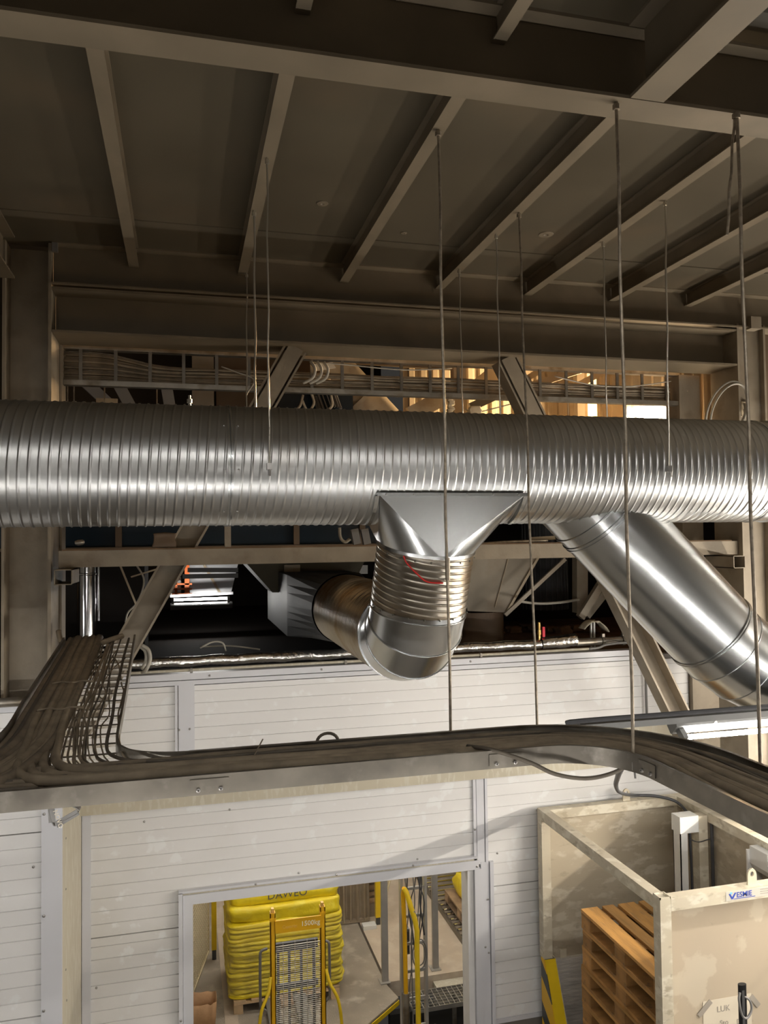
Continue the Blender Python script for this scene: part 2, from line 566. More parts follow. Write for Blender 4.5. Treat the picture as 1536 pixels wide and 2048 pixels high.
# ---- white sandwich panel walls
def grooved(x0, x1, z0, z1, y, pitch=.0958, zb=None):
    """sandwich panel, front face at y with shallow shadow lines"""
    mb = MB()
    pr = [(z0, y)]
    z = (z0 if zb is None else zb) + pitch
    while z < z0 + .01:
        z += pitch
    while z < z1 - .01:
        pr += [(z - .0038, y), (z - .0018, y + .008), (z + .0018, y + .008), (z + .0038, y)]
        z += pitch
    pr += [(z1, y), (z1, y + .09), (z0, y + .09)]
    n = len(pr)
    vs = [(x, b, a) for x in (x0, x1) for a, b in pr]
    mb.add(vs, [(i, (i + 1) % n, n + (i + 1) % n, n + i) for i in range(n)] +
           [tuple(range(n)), tuple(range(2 * n - 1, n - 1, -1))])
    return mb


wb = thing('wall_back', (1.5, YW, .84), 'white ribbed sandwich-panel wall with the door opening', kind='structure')
DX0, DX1, DZ = .062, 2.40, 2.165
joints = [.865, 1.99, 3.14, 3.86]
for z0, z1 in zip(joints, joints[1:]):
    z0 += .004
    z1 -= .004
    segs = [(-.757, -.04), (0.0, 2.46), (2.50, 5.2)]
    if z0 > 3.1:
        segs = [(-.757, -.045), (.065, 4.55)]
    for x0, x1 in segs:
        zz0, zz1 = z0, z1
        if x0 == 0.0 and z1 <= 2.0:
            continue
        if x0 == 0.0 and z0 < DZ:
            zz0 = DZ + .06
        if x0 == -.757 and z0 < 3.1:
            x1 = 0.0
        obj('panel', grooved(x0, x1, zz0, zz1, YW, zb=z0), 'white_panel', wb)
obj('joint_backing', MB().box(-.75, -.02, YW + .02, YW + .06, .3, 3.9), 'groove', wb)
obj('joint_backing', MB().box(2.47, 5.2, YW + .02, YW + .06, .3, 3.9), 'groove', wb)
obj('plinth', MB().box(-.757, 0.0, YW + .01, YW + .12, FLOOR, .84), 'concrete', wb)
obj('plinth', MB().box(2.46, 5.2, YW + .01, YW + .12, FLOOR, .84), 'concrete', wb)
obj('base_flashing', MB().box(2.573, 5.2, YW - .012, YW + .02, .835, .872), 'trim_white', wb)
obj('base_flashing', MB().box(-.757, -.04, YW - .012, YW + .02, .835, .872), 'trim_white', wb)
cap = MB().box(-.9, 4.12, YW - .012, YW + .10, 3.905, 3.955)
obj('cap_flashing', cap, 'trim_white', wb)
obj('cap_drip', MB().box(-.9, 4.12, YW - .018, YW, 3.865, 3.90), 'trim_white', wb)


def strip(x0, x1, z0, z1, y=YW, d=.012):
    return MB().box(x0, x1, y - d, y + .002, z0, z1)


obj('joint_trim', strip(-.067, -.048, 3.14, 3.865, d=.02), 'trim_white', wb)
obj('joint_trim', strip(-.040, .082, 3.14, 3.865, d=.012), 'trim_white', wb)
obj('joint_trim', strip(2.40, 2.425, 2.20, 2.94, d=.02), 'trim_white', wb)
obj('joint_trim', strip(2.432, 2.50, 2.20, 2.94, d=.014), 'trim_white', wb)
obj('joint_trim', strip(2.507, 2.53, 2.20, 2.94, d=.02), 'trim_white', wb)
obj('corner_trim', strip(-.752, -.69, .865, 2.94, d=.014), 'trim_white', wb)
scr = MB().lathe([(0, .009), (.004, .009), (.007, .004), (.0075, 0.0005)], (0, 0, 0), (0, -1, 0), 8)


def screws(parent, pts):
    base = None
    for p in pts:
        if base is None:
            b = MB()
            b.v = [q + V(p) for q in scr.v]
            b.f = scr.f
            base = obj('screw', b, 'screw', parent, smooth=True)
            p0 = V(p)
        else:
            copy_of(base, V(p) - p0, parent)


screws(wb, [(-.036, YW - .02, 3.52), (.045, YW - .012, 3.52), (2.41, YW - .02, 2.5), (2.52, YW - .02, 1.9), (.35, YW, 2.86),
            (-.30, YW, 2.83), (2.62, YW, 2.27), (-.65, YW, 1.62), (.9, YW, 2.3), (1.9, YW, 2.3), (1.1, YW - .012, 3.93),
            (2.4, YW - .012, 3.93), (.2, YW - .012, 3.93), (2.52, YW - .02, 1.45), (1.45, YW, 3.0), (3.0, YW, 2.6)])

wl = thing('wall_left', (-2, YL, .8), 'nearer white ribbed panel wall along the picture edge', kind='structure')
for z0, z1 in ((.85, 2.0), (2.008, 3.15), (3.158, 3.92)):
    obj('panel', grooved(-3.2, -.87, z0, z1, YL), 'white_panel', wl)
obj('joint_backing', MB().box(-3.2, -.87, YL + .02, YL + .06, .3, 3.92), 'groove', wl)
obj('cap_flashing', MB().box(-3.2, -.757, YL - .012, YL + .1, 3.925, 3.97), 'trim_white', wl)
obj('corner_trim', MB().box(-.882, -.757, YL - .014, YL + .002, .4, 3.92), 'trim_white', wl)
obj('return_panel', MB().box(-.83, -.757, YL + .003, YW + .01, .4, 3.92), 'beige_trim', wl)
screws(wl, [(-.865, YL - .014, z) for z in (3.27, 2.63, 2.04)] + [(-.93, YL, 2.94), (-.99, YL, 1.93), (-.96, YL, 1.65), (-.92, YL, 1.2)])
for z in (3.05, 2.72, 2.2, 1.98, 1.8):
    mb = MB().lathe([(0, .007), (.004, .007), (.006, .0005)], (-.757, 5.62 if z in (3.05, 2.72, 2.2) else 5.66, z), (1, 0, 0), 8)
    obj('rivet', mb, 'screw', wl, smooth=True)
pl = thing('wall_pipe', (-1.4, 5.42, 4.0), 'dusty dark pipe lying along the nearer wall top under the column', 'pipe')
obj('pipe', MB().tube([(-2.5, 5.42, 3.995), (-.74, 5.42, 4.0)], .03, 14), 'galv_old', pl, smooth=True)

lb = thing('trim_1', (1.6, 6.42, 2.94), 'dusty beige ledge beam running below the cable ladder', kind='structure')
obj('ledge', MB().box(-.757, 4.5, 6.39, YW, 2.935, 3.28), 'beige_trim', lb)

# door frame
dr = thing('door_1', (1.2, YW, FLOOR), 'grey-white trimmed opening into the yellow sack room', kind='structure')
obj('jamb', MB().box(-.012, .064, YW - .03, YW + .12, FLOOR, DZ), 'trim_white', dr)
obj('jamb_edge', MB().box(-.045, -.014, YW - .042, YW, FLOOR, DZ + .10), 'trim_white', dr)
obj('jamb', MB().box(2.40, 2.46, YW - .03, YW + .12, FLOOR, DZ), 'trim_white', dr)
obj('jamb_lining', MB().box(2.345, 2.398, YW + .0, YW + .16, FLOOR, DZ), 'white_panel', dr)
obj('jamb_cover', MB().box(2.462, 2.535, YW - .018, YW, FLOOR, DZ + .05), 'trim_white', dr)
obj('jamb_edge', MB().box(2.54, 2.573, YW - .03, YW, FLOOR, DZ + .05), 'trim_white', dr)
obj('lintel', MB().box(-.012, 2.44, YW - .03, YW + .12, DZ, DZ + .075), 'trim_white', dr)
obj('lintel_edge', MB().box(-.045, 2.43, YW - .042, YW, DZ + .095, DZ + .112), 'trim_white', dr)
obj('lintel_reveal', MB().box(-.03, 2.43, YW - .02, YW, DZ + .074, DZ + .096), 'beige_trim', dr)
screws(dr, [(x, YW - .042, DZ + .104) for x in (.55, 1.2, 1.85)] + [(2.49, YW - .018, 1.5), (2.42, YW - .03, 2.19), (-.03, YW - .042, 1.3)])

hs_ = thing('wall_hall', (1.5, -5, FLOOR), 'pale outer walls of the hall behind the viewpoint', kind='structure')
obj('rear_sheet', MB().box(-6, 9, -5.1, -5, FLOOR, 7.1), 'hall_wall', hs_)
obj('side_sheet', MB().box(-6.1, -6, -5, 5.9, FLOOR, 7.1), 'hall_wall', hs_)
obj('side_sheet', MB().box(9, 9.1, -5, 5.9, FLOOR, 7.1), 'hall_wall', hs_)
obj('roof_sheet', MB().box(-6, 9, -5, -.5, 7.1, 7.2), 'ceil', hs_)
obj('roof_sheet', MB().box(-6, 9, -.5, 5.9, 7.12, 7.2), 'ceil', hs_)
obj('floor', MB().box(-6, 9, -5, 6.39, FLOOR - .1, FLOOR), 'concrete', label='grey concrete hall floor', kind='structure')

# ---- roof of the white room = dusty deck, and the dark hall behind
dk = thing('floor', (3, 9, 3.9), 'dusty brown deck on top of the white room, left part coloured as shade', kind='structure')
obj('deck_board', MB().box(-4.5, 1.9, 6.56, 13.5, 3.80, 3.90), 'dark_hall', dk)  # left part of the deck coloured near-black to stand for the unlit gap
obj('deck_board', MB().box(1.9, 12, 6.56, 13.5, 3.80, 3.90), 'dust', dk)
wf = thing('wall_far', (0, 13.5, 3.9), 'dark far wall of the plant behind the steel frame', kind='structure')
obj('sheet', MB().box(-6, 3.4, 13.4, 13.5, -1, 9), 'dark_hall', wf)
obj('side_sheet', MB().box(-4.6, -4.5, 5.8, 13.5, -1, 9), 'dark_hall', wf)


def corrugated(x0, x1, y, z0, z1, pitch=.2, dep=.035):
    mb = MB()
    pr = []
    x = x0
    while x < x1:
        pr += [(x, y), (x + pitch * .4, y), (x + pitch * .5, y - dep), (x + pitch * .9, y - dep)]
        x += pitch
    n = len(pr)
    mb.add([(a, b, z) for z in (z0, z1) for a, b in pr], [(i, i + 1, n + i + 1, n + i) for i in range(n - 1)])
    return mb


obj('gable_sheet', corrugated(3.4, 11.5, 12.0, 3.9, 9), 'corrugated', wf)
obj('side_sheet', MB().box(11.5, 11.6, 5.8, 13.5, -1, 9), 'corrugated', wf)
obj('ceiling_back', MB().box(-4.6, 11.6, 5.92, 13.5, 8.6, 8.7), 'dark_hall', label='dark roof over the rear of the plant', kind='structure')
pA, pB = at(1243, 846, Y=11.9), at(1348, 803, Y=11.9)
wn = thing('window_1', ((pA.x + pB.x) / 2, 11.9, pA.z), 'blazing sunlit gable window above the duct', kind='structure')
mb = MB()
mb.prism([at(1238, 850, Y=11.9), at(1262, 822, Y=11.9), at(1300, 817, Y=11.9), at(1322, 806, Y=11.9), at(1347, 804, Y=11.9),
          at(1346, 850, Y=11.9)], (0, .02, 0))
obj('pane', mb, 'window_glow', wn)
obj('reveal', MB().box(pA.x - .35, pA.x - .12, 11.6, 11.9, pA.z - 1, pB.z + .15), 'corrugated', wn)

# ================================================================== DUCTS
def spiral2(p0, p1, R, pitch, rib=.0036, nth=72, lines=3):
    """round spiral-seam duct; ribs follow a helix (grid is unrolled so the seam closes)"""
    p0, p1 = V(p0), V(p1)
    d = (p1 - p0)
    L = d.length
    d.normalize()
    a = V((0, 0, 1)) if abs(d.z) < .9 else V((0, 1, 0))
    a = (a - d * a.dot(d)).normalized()
    b = d.cross(a)
    prof = []
    for k in range(lines):
        c = k / lines
        hh = rib * (1.0 if k else 1.3)
        wv = .0065 / pitch
        prof += [(c - wv * 1.5, 0), (c - wv, 0), (c - wv * .4, hh), (c + wv * .4, hh), (c + wv, 0), (c + wv * 1.5, 0)]
    m = len(prof)
    nst = int(L / pitch) + 3
    R_ = [(s_ + c, h) for s_ in range(nst) for c, h in prof]
    vs = []
    for s_, h in R_:
        for k in range(nth + 1):
            u = (s_ - k / nth) * pitch
            hh = h if 0 < u < L else 0
            u = min(max(u, 0), L)
            t = 2 * math.pi * k / nth
            vs.append(p0 + d * u + a * ((R + hh) * math.cos(t)) + b * ((R + hh) * math.sin(t)))
    fs = []
    W = nth + 1
    for i in range(len(R_) - 1):
        for k in range(nth):
            q = (i * W + k, i * W + k + 1, (i + 1) * W + k + 1, (i + 1) * W + k)
            if (vs[q[0]] - vs[q[3]]).length + (vs[q[1]] - vs[q[2]]).length > 1e-6:
                fs.append(q)
    mb = MB()
    mb.v, mb.f = vs, fs
    return mb


DY, DZc, DR = 4.15, 5.385, .308
md = thing('spiral_duct', (1.2, DY, DZc), 'large horizontal galvanised spiral duct crossing the whole picture', 'duct')
obj('duct_section', spiral2((-3.0, DY, DZc), (.222, DY, DZc), DR, .131), 'galv_spiral', md, smooth=2)
obj('duct_section', spiral2((.228, DY, DZc), (3.37, DY, DZc), DR, .131), 'galv_spiral', md, smooth=2)
obj('joint_collar', MB().lathe([(-.012, DR), (-.012, DR + .006), (-.004, DR + .007), (0, DR + .003), (.004, DR + .007), (.012, DR + .006), (.012, DR)],
                               (.225, DY, DZc), (1, 0, 0), 72), 'galv', md, smooth=True)
obj('end_collar', MB().lathe([(0, DR), (.0, DR + .006), (.012, DR + .008), (.02, DR - .002), (.11, DR - .002), (.115, DR + .007), (.125, DR + .007), (.13, DR - .003)],
                             (3.37, DY, DZc), (1, 0, 0), 72), 'galv', md, smooth=True)
obj('plain_section', MB().lathe([(0, DR - .004), (2.6, DR - .004)], (3.5, DY, DZc), (1, 0, 0), 72), 'galv', md, smooth=True)
for x in (.195, .262, 3.335, 3.43):
    for t in (-.9, -.15, .6):
        p = V((x, DY - (DR + .001) * math.cos(t), DZc + (DR + .001) * math.sin(t)))
        obj('rivet', MB().lathe([(0, .006), (.004, .005), (.006, .001)], p, p - V((x, DY, DZc)), 8), 'screw', md, smooth=True)

# tee boot : flat rectangle saddled on the duct, tapering to the round branch
BA = V((1.295, 4.15, 4.965))                    # centre of the round collar
BD = V((-.055, .262, -.963)).normalized()       # branch direction (down, leaning back)
BR = .272
e1 = V((1, 0, 0))
e1 = (e1 - BD * e1.dot(BD)).normalized()
e2 = BD.cross(e1).normalized()
if e2.y > 0: e2 = -e2                           # e2 points to the camera side


def ringpt(c, R, t):                           # t = 0 right, 90deg = camera side
    return c + e1 * (R * math.cos(t)) + e2 * (R * math.sin(t))


bt = thing('branch_boot', tuple(BA), 'folded sheet-metal boot joining spiral duct and downward branch', 'duct fitting')
FL, FR = V((.965, 3.872, 5.222)), V((1.770, 3.872, 5.226))
BL, BRr = V((.965, 4.428, 5.222)), V((1.770, 4.428, 5.226))
n = 16
mb = MB()
apex = ringpt(BA, BR, math.pi / 2)
mb.add([FL, FR, apex], [(0, 1, 2)])
obj('front_plate', mb, 'galv', bt)
apexb = ringpt(BA, BR, -math.pi / 2)
obj('rear_plate', MB().add([BRr, BL, apexb], [(0, 1, 2)]), 'galv', bt)


def cone(corner, t0, t1):
    mb = MB()
    pts = [ringpt(BA, BR, t0 + (t1 - t0) * i / n) for i in range(n + 1)]
    mb.add([corner] + pts, [(0, i, i + 1) for i in range(1, n + 1)])
    return mb


for cnr, t0, t1 in ((FR, 0, math.pi / 2), (FL, math.pi / 2, math.pi), (BL, math.pi, 1.5 * math.pi), (BRr, 1.5 * math.pi, 2 * math.pi)):
    obj('corner_cone', cone(cnr, t0, t1), 'galv', bt, smooth=2)
obj('side_plate', MB().add([FR, BRr, ringpt(BA, BR, 0)], [(0, 1, 2)]), 'galv', bt)
obj('side_plate', MB().add([BL, FL, ringpt(BA, BR, math.pi)], [(0, 1, 2)]), 'galv', bt)
# saddle flange lying on the duct
mb = MB()
mb.box(.955, 1.78, 3.862, 3.874, 5.215, 5.232)
obj('saddle_edge', mb, 'galv', bt)
for x0 in (.957, 1.772):
    pts = []
    for i in range(11):
        t = math.asin((DZc - 5.222) / DR) + (math.pi / 2 - .15 - math.asin((DZc - 5.222) / DR)) * i / 10
        pts.append(V((x0 + (.0 if x0 < 1 else 0), DY - (DR + .006) * math.cos(t), DZc - (DR + .006) * math.sin(t))))
    mb = MB()
    for p, q in zip(pts, pts[1:]):
        mb.bar(p, q, .012, .02, up=(1, 0, 0))
    obj('saddle_edge', mb, 'galv', bt)
for i in range(6):
    x = 1.0 + i * .145
    obj('rivet', MB().lathe([(0, .006), (.005, .004), (.006, .001)], (x, 3.862, 5.224), (0, -1, 0), 8), 'screw', bt, smooth=True)
st = MB().box(1.60, 1.655, 3.8785, 3.8795, 5.185, 5.207)
stk = obj('rating_sticker', st, 'sticker_base', bt, label='small white rating sticker')
mb = MB()
for i in range(4):
    mb.box(1.605, 1.625 + .007 * (i % 3), 3.878, 3.8785, 5.1875 + i * .005, 5.1895 + i * .005)
obj('print', mb, 'ink', stk)

# branch duct: spiral piece, gored elbow, spiral piece running back
br = thing('branch_duct', tuple(BA), 'rust-stained spiral branch bending from the boot back over the white wall', 'duct')
P1 = BA + BD * .345
obj('spiral_piece', spiral2(tuple(BA - BD * .004), tuple(P1), BR - .006, .105, .003, 64, 3), 'galv_brown', br, smooth=2)
obj('collar', MB().lathe([(0, BR - .004), (0, BR + .004), (.018, BR + .004), (.018, BR - .004)], BA - BD * .008, BD, 64), 'galv', br, smooth=True)
# elbow centreline: arc from BD to +Y
up_ = V((0, 1, 0))
th = math.acos(max(-1, min(1, BD.dot(up_))))
axis = BD.cross(up_).normalized()
RC = .235
rad = up_ - BD * BD.dot(up_)
rad.normalize()
cen = P1 + BD * .03 + rad * RC
start = P1 + BD * .03
rings = []
ng = 4
angs = [0, .30, .66, 1.0]


def ring(c, dirv, R, nn=64):
    x = V((1, 0, 0))
    x = (x - dirv * x.dot(dirv)).normalized()
    yv = dirv.cross(x)
    return [c + x * (R * math.cos(2 * math.pi * k / nn)) + yv * (R * math.sin(2 * math.pi * k / nn)) for k in range(nn)]


ERAD = BR - .004
seq = [(P1, BD)]
for a_ in angs:
    rot = Matrix.Rotation(th * a_, 3, axis)
    seq.append((cen + rot @ (start - cen), (rot @ BD).normalized()))
for i in range(len(seq) - 1):
    (c0, d0), (c1, d1) = seq[i], seq[i + 1]
    mb = MB()
    r0, r1 = ring(c0, d0, ERAD), ring(c1, d1, ERAD)
    nn = 64
    mb.add(r0 + r1, [(k, (k + 1) % nn, nn + (k + 1) % nn, nn + k) for k in range(nn)])
    obj('elbow_gore', mb, 'galv', br, smooth=2)
    if i:
        obj('gore_seam', MB().tube(ring(c0, d0, ERAD + .001), .0045, 6, closed=True), 'galv', br, smooth=2)
EC, ED = seq[-1]
obj('elbow_gore', MB().lathe([(0, ERAD), (.05, ERAD), (.05, ERAD + .006), (.06, ERAD + .006), (.06, ERAD), (.10, ERAD)], EC, (0, 1, 0), 64), 'galv', br, smooth=True)
EC2 = EC + V((0, .10, 0))
END = V((EC.x - .02, 6.10, EC.z + .02))
obj('spiral_piece', spiral2(tuple(EC2), tuple(END), ERAD - .004, .105, .0045, 64, 3), 'galv_brown', br, smooth=2)
for k in range(10):
    t = math.radians(10 + 18 * k)
    p = ringpt(P1, BR + .001, t)
    obj('rivet', MB().lathe([(0, .006), (.005, .004), (.006, .001)], p, (p - P1).normalized(), 8), 'ink', br, smooth=True)
    p = ringpt(BA + BD * .03, BR + .001, t)
    obj('rivet', MB().lathe([(0, .006), (.005, .004), (.006, .001)], p, (p - BA).normalized(), 8), 'ink', br, smooth=True)
# projected red laser light on the branch, built as a coloured strand
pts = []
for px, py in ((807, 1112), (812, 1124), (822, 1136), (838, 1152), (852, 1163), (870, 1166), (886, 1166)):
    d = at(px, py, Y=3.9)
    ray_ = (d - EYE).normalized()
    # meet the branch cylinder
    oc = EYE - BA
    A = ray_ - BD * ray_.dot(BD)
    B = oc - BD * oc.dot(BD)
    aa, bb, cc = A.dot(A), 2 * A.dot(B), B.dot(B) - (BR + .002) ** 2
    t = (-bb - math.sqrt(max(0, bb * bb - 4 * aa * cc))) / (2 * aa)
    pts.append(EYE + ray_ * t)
obj('laser_trace', MB().tube(spline(pts, 4), .0035, 6), 'laser_red', label='red laser light drawn as a thin strand across the rusty branch duct', cat='light trace')

# grey rectangular transition behind the branch
tr = thing('duct_transition', tuple(END), 'dark grey square-to-round duct piece behind the branch duct', 'duct fitting')
mb = MB()
cc = ring(END, V((0, 1, 0)), ERAD + .01, 32)
x0, x1, z0, z1, yy = END.x - .36, END.x + .30, END.z - .30, END.z + .24, 6.95
sq = []
for p in cc:
    dx, dz = p.x - END.x, p.z - END.z
    m_ = max(abs(dx), abs(dz))
    sx_ = dx / m_
    sz_ = dz / m_
    sq.append(V(((x0 + x1) / 2 + sx_ * (x1 - x0) / 2, yy, (z0 + z1) / 2 + sz_ * (z1 - z0) / 2)))
mb.add(cc + sq, [(k, (k + 1) % 32, 32 + (k + 1) % 32, 32 + k) for k in range(32)])
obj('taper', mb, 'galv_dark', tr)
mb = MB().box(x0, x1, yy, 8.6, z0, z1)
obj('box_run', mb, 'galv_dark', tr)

# smooth diagonal duct below the main duct
dd = thing('smooth_duct', (2.6, 4.25, 4.9), 'smooth shiny duct slanting down right from under the main duct', 'duct')
A0 = (at(1100, 1060, Y=4.25) + at(1336, 1046, Y=4.25)) / 2
q0, q1 = at(1251, 1144, Y=4.25), at(1434, 1280, Y=4.25)
up_e0, up_e1 = at(1336, 1046, Y=4.25), at(1502, 1227, Y=4.25)
lo_e0, lo_e1 = at(1100, 1060, Y=4.25), at(1366, 1329, Y=4.25)
du = ((up_e1 - up_e0).normalized() + (lo_e1 - lo_e0).normalized()).normalized()
du.y = 0
du.normalize()
nrm = V((du.z, 0, -du.x))
if nrm.x < 0: nrm = -nrm
mid_u = (up_e0 + up_e1) / 2
mid_l = (lo_e0 + lo_e1) / 2
off = (mid_u - mid_l).dot(nrm)
SR = off / 2 * .985
cax = mid_l + nrm * (off / 2)                 # a point on the axis
lo_end = lo_e1 + nrm * (off / 2)              # axis point where the straight run ends
S_END = cax + du * ((lo_end - cax).dot(du))
S_ST = S_END - du * 1.32
S_COL = S_END - du * 1.02
obj('straight_piece', MB().lathe([(0, SR), (.30, SR), (1.32, SR)], S_ST, du, 72), 'galv', dd, smooth=True)
for dist in ((lo_e1 - at(1130, 1078, Y=4.25)).length, (lo_e1 - at(1147, 1092, Y=4.25)).length, (lo_e1 - at(1149, 1094, Y=4.25)).length - .012):
    obj('bead', MB().lathe([(-.008, SR), (-.004, SR + .007), (.004, SR + .007), (.008, SR)], S_END - du * dist, du, 72), 'galv', dd, smooth=True)
obj('bead', MB().lathe([(-.014, SR), (-.012, SR + .007), (-.004, SR + .007), (0, SR + .002), (.004, SR + .008), (.012, SR + .008), (.014, SR)], S_END, du, 72), 'galv', dd, smooth=True)
dirs = [du]
pos = S_END
for i, (L_, turn) in enumerate(((.13, 0), (.17, -9), (.30, -9), (.5, -9))):
    d_ = dirs[-1].copy()
    d_ = Matrix.Rotation(math.radians(turn), 3, 'Y') @ d_
    nx = pos + d_ * L_
    mb = MB()
    r0 = ring(pos, (dirs[-1] + d_).normalized(), SR - .004 + (.004 if i == 0 else 0))
    r1 = ring(nx, d_ if i == 3 else (d_ + Matrix.Rotation(math.radians(-9 if i < 3 else 0), 3, 'Y') @ d_).normalized(), SR - .004)
    mb.add(r0 + r1, [(k, (k + 1) % 64, 64 + (k + 1) % 64, 64 + k) for k in range(64)])
    obj('elbow_gore', mb, 'galv', dd, smooth=2)
    obj('gore_seam', MB().tube(r1, .004, 6, closed=True), 'galv', dd, smooth=2)
    dirs.append(d_)
    pos = nx

# threaded hanging rods
def rod(label, top, bot, r, material, clip=None, group='thin hanging rods'):
    t = thing('hanging_rod', top, label, 'rod', group)
    k = 8
    pts = [V(top).lerp(V(bot), i / k) + (V((math.sin(i * 2.1) * .0035, 0, 0)) if 0 < i < k else V()) for i in range(k + 1)]
    obj('rod', MB().tube(pts, r, 8), material, t, smooth=True)
    obj('top_nut', MB().lathe([(0, r * 2.2), (.02, r * 2.2), (.02, r), (.03, r)], V(top) - V((0, 0, .03)), (0, 0, 1), 6, caps=True), material, t)
    if clip:
        obj('clamp', MB().box(bot[0] - .012, bot[0] + .012, bot[1] - .012, bot[1] + .02, bot[2] - .02, bot[2] + .012), 'screw', t)
        obj('bolt', MB().tube([V(bot) + V((0, -.01, -.02)), V(bot) + V((0, -.016, -.05))], .006, 8), 'screw', t)
    return t


rod('zinc rod from the second joist to the front of the duct', (.407, 3.835, 6.88), (.407, 3.83, 5.36), .0045, 'rod_zinc', True)
rod('zinc rod from the second joist passing behind the duct', (.40, 4.475, 6.88), (.40, 4.47, 5.4), .006, 'rod_zinc', True)
rod('thinnest rod at the far end of the second joist', (.44, 5.55, 6.88), (.43, 5.50, 5.5), .005, 'rod_zinc')
rod('zinc rod from the fourth joist to the rear, nearest the girder', (1.88, 5.15, 6.88), (1.885, 5.12, 5.5), .005, 'rod_zinc')
rod('zinc rod from the fourth joist passing straight behind the duct', (1.89, 4.50, 6.88), (1.89, 4.475, 5.4), .005, 'rod_zinc', True)
rod('zinc rod from the fifth joist behind the duct', (2.615, 4.475, 6.88), (2.615, 4.475, 5.4), .005, 'rod_zinc', True)
rod('zinc rod from the fifth joist down to the duct front', (2.635, 3.835, 6.88), (2.615, 3.832, 5.37), .005, 'rod_zinc', True)
rod('dark brown rod from the third joist down to the cable ladder', (1.147, 3.39, 6.88), (1.147, 3.345, 4.10), .0068, 'rod', True)
rod('slanting brown rod from the fourth joist to the cable ladder', (1.896, 4.17, 6.88), (1.56, 3.335, 4.10), .0062, 'rod')
rod('brown rod from the main beam to the ladder bend inner rail', (1.655, 2.712, 6.70), (1.712, 2.79, 4.10), .0068, 'rod', True)
rod('brown rod from the main beam down past the lamp end', (2.165, 2.66, 6.70), (2.10, 2.55, 4.12), .0068, 'rod', True)
r_ = rod('short bent rod offcut hanging loose beside the main beam', (2.16, 2.665, 6.70), (2.12, 2.68, 6.20), .0055, 'rod')
coup = obj('coupling_nut', MB().lathe([(-.05, .011), (.05, .011)], (1.147, 3.352, 4.86), (0, 0, 1), 6, caps=True), 'rod',
           bpy.data.objects['hanging_rod.007'])

# ================================================================== CABLE LADDERS
TZ = 4.082


def tray_xy(o, s):
    """point of the lower ladder; o = 0 near rail .. 1 far rail, s = path length from x = -2.6"""
    W_ = .365
    xs = 1.42 + 2.6
    rr = .30 + W_ * o
    if s <= xs:
        return V((-2.6 + s, 2.975 + W_ * o, 0))
    a = (s - xs) / .48
    if a < math.pi / 2:
        return V((1.42 + rr * math.sin(a), 2.675 + rr * math.cos(a), 0))
    return V((1.42 + rr, 2.675 - (s - xs - .48 * math.pi / 2), 0))


SMAX = 4.02 + .754 + 2.3
lad = thing('cable_ladder', (0, 3.15, TZ), 'dusty metal cable ladder curving across the picture below the ducts', 'cable ladder')


def rail(o, inward, z0, h, t=.004, lip=.016, s0=0, s1=SMAX, step=.06):
    mb = MB()
    pts = []
    s_ = s0
    while s_ <= s1 + 1e-6:
        pts.append(tray_xy(o, s_))
        s_ += step
    pr = [(0, 0), (lip, 0), (lip, t), (t, t), (t, h - t), (lip, h - t), (lip, h), (0, h)]
    n = len(pr)
    vs = []
    for i, p in enumerate(pts):
        tg = (pts[min(i + 1, len(pts) - 1)] - pts[max(i - 1, 0)]).normalized()
        nv = V((-tg.y, tg.x, 0)) * inward
        vs += [p + nv * a + V((0, 0, z0 + b)) for a, b in pr]
    fs = [(i * n + k, i * n + (k + 1) % n, (i + 1) * n + (k + 1) % n, (i + 1) * n + k) for i in range(len(pts) - 1) for k in range(n)]
    mb.add(vs, fs)
    return mb


obj('side_rail', rail(0, 1, TZ - .008, .072), 'galv_rail', lad, smooth=True)
obj('side_rail', rail(1, -1, TZ - .008, .072, s0=2.62), 'galv_old', lad, smooth=True)
obj('side_rail', rail(1, -1, TZ - .008, .072, s0=0, s1=1.35), 'galv_old', lad, smooth=True)
s_ = .05
while s_ < SMAX:
    p, q = tray_xy(.01, s_) + V((0, 0, TZ)), tray_xy(.99, s_) + V((0, 0, TZ))
    obj('rung', MB().bar(p, q, .028, .014), 'galv_old', lad)
    s_ += .20
# splice plates with bolts on the near rail
for s0, s1 in ((2.62, 2.76), (3.78, 3.92), (4.66, 4.80)):
    sp = obj('splice_plate', rail(-.004 / .365, 1, TZ + .004, .046, t=.003, lip=.004, s0=s0, s1=s1, step=.035), 'galv_rail', lad)
    for ss in (s0 + .03, s1 - .03):
        p = tray_xy(-.004 / .365, ss)
        tg = (tray_xy(0, ss + .01) - tray_xy(0, ss - .01)).normalized()
        nv = V((tg.y, -tg.x, 0))
        obj('bolt', MB().lathe([(0, .008), (.006, .008), (.008, .003)], p + V((0, 0, TZ + .012)), nv, 8), 'screw', sp, smooth=True)
obj('splice_plate', MB().box(2.0, 2.01, 2.2, 2.3, TZ + .02, TZ + .05), 'galv_old', lad)
# tee branch climbing to the column
def br_pt(u, v):
    """u 0 left rail .. 1 right rail; v 0 at the tray .. 1 at the far end"""
    y = 3.55 + v * (5.50 - 3.55)
    xl = -.765 + .02 * v
    xr = -.272 - .035 * v
    return V((xl + (xr - xl) * u, y, 4.09 + .235 * v))


pts = [V((.10, 3.343, 4.085)), V((-.05, 3.355, 4.085)), V((-.16, 3.40, 4.085)), V((-.235, 3.48, 4.086)), br_pt(1, 0.03)] + [br_pt(1, v) for v in (.25, .5, .75, 1)]


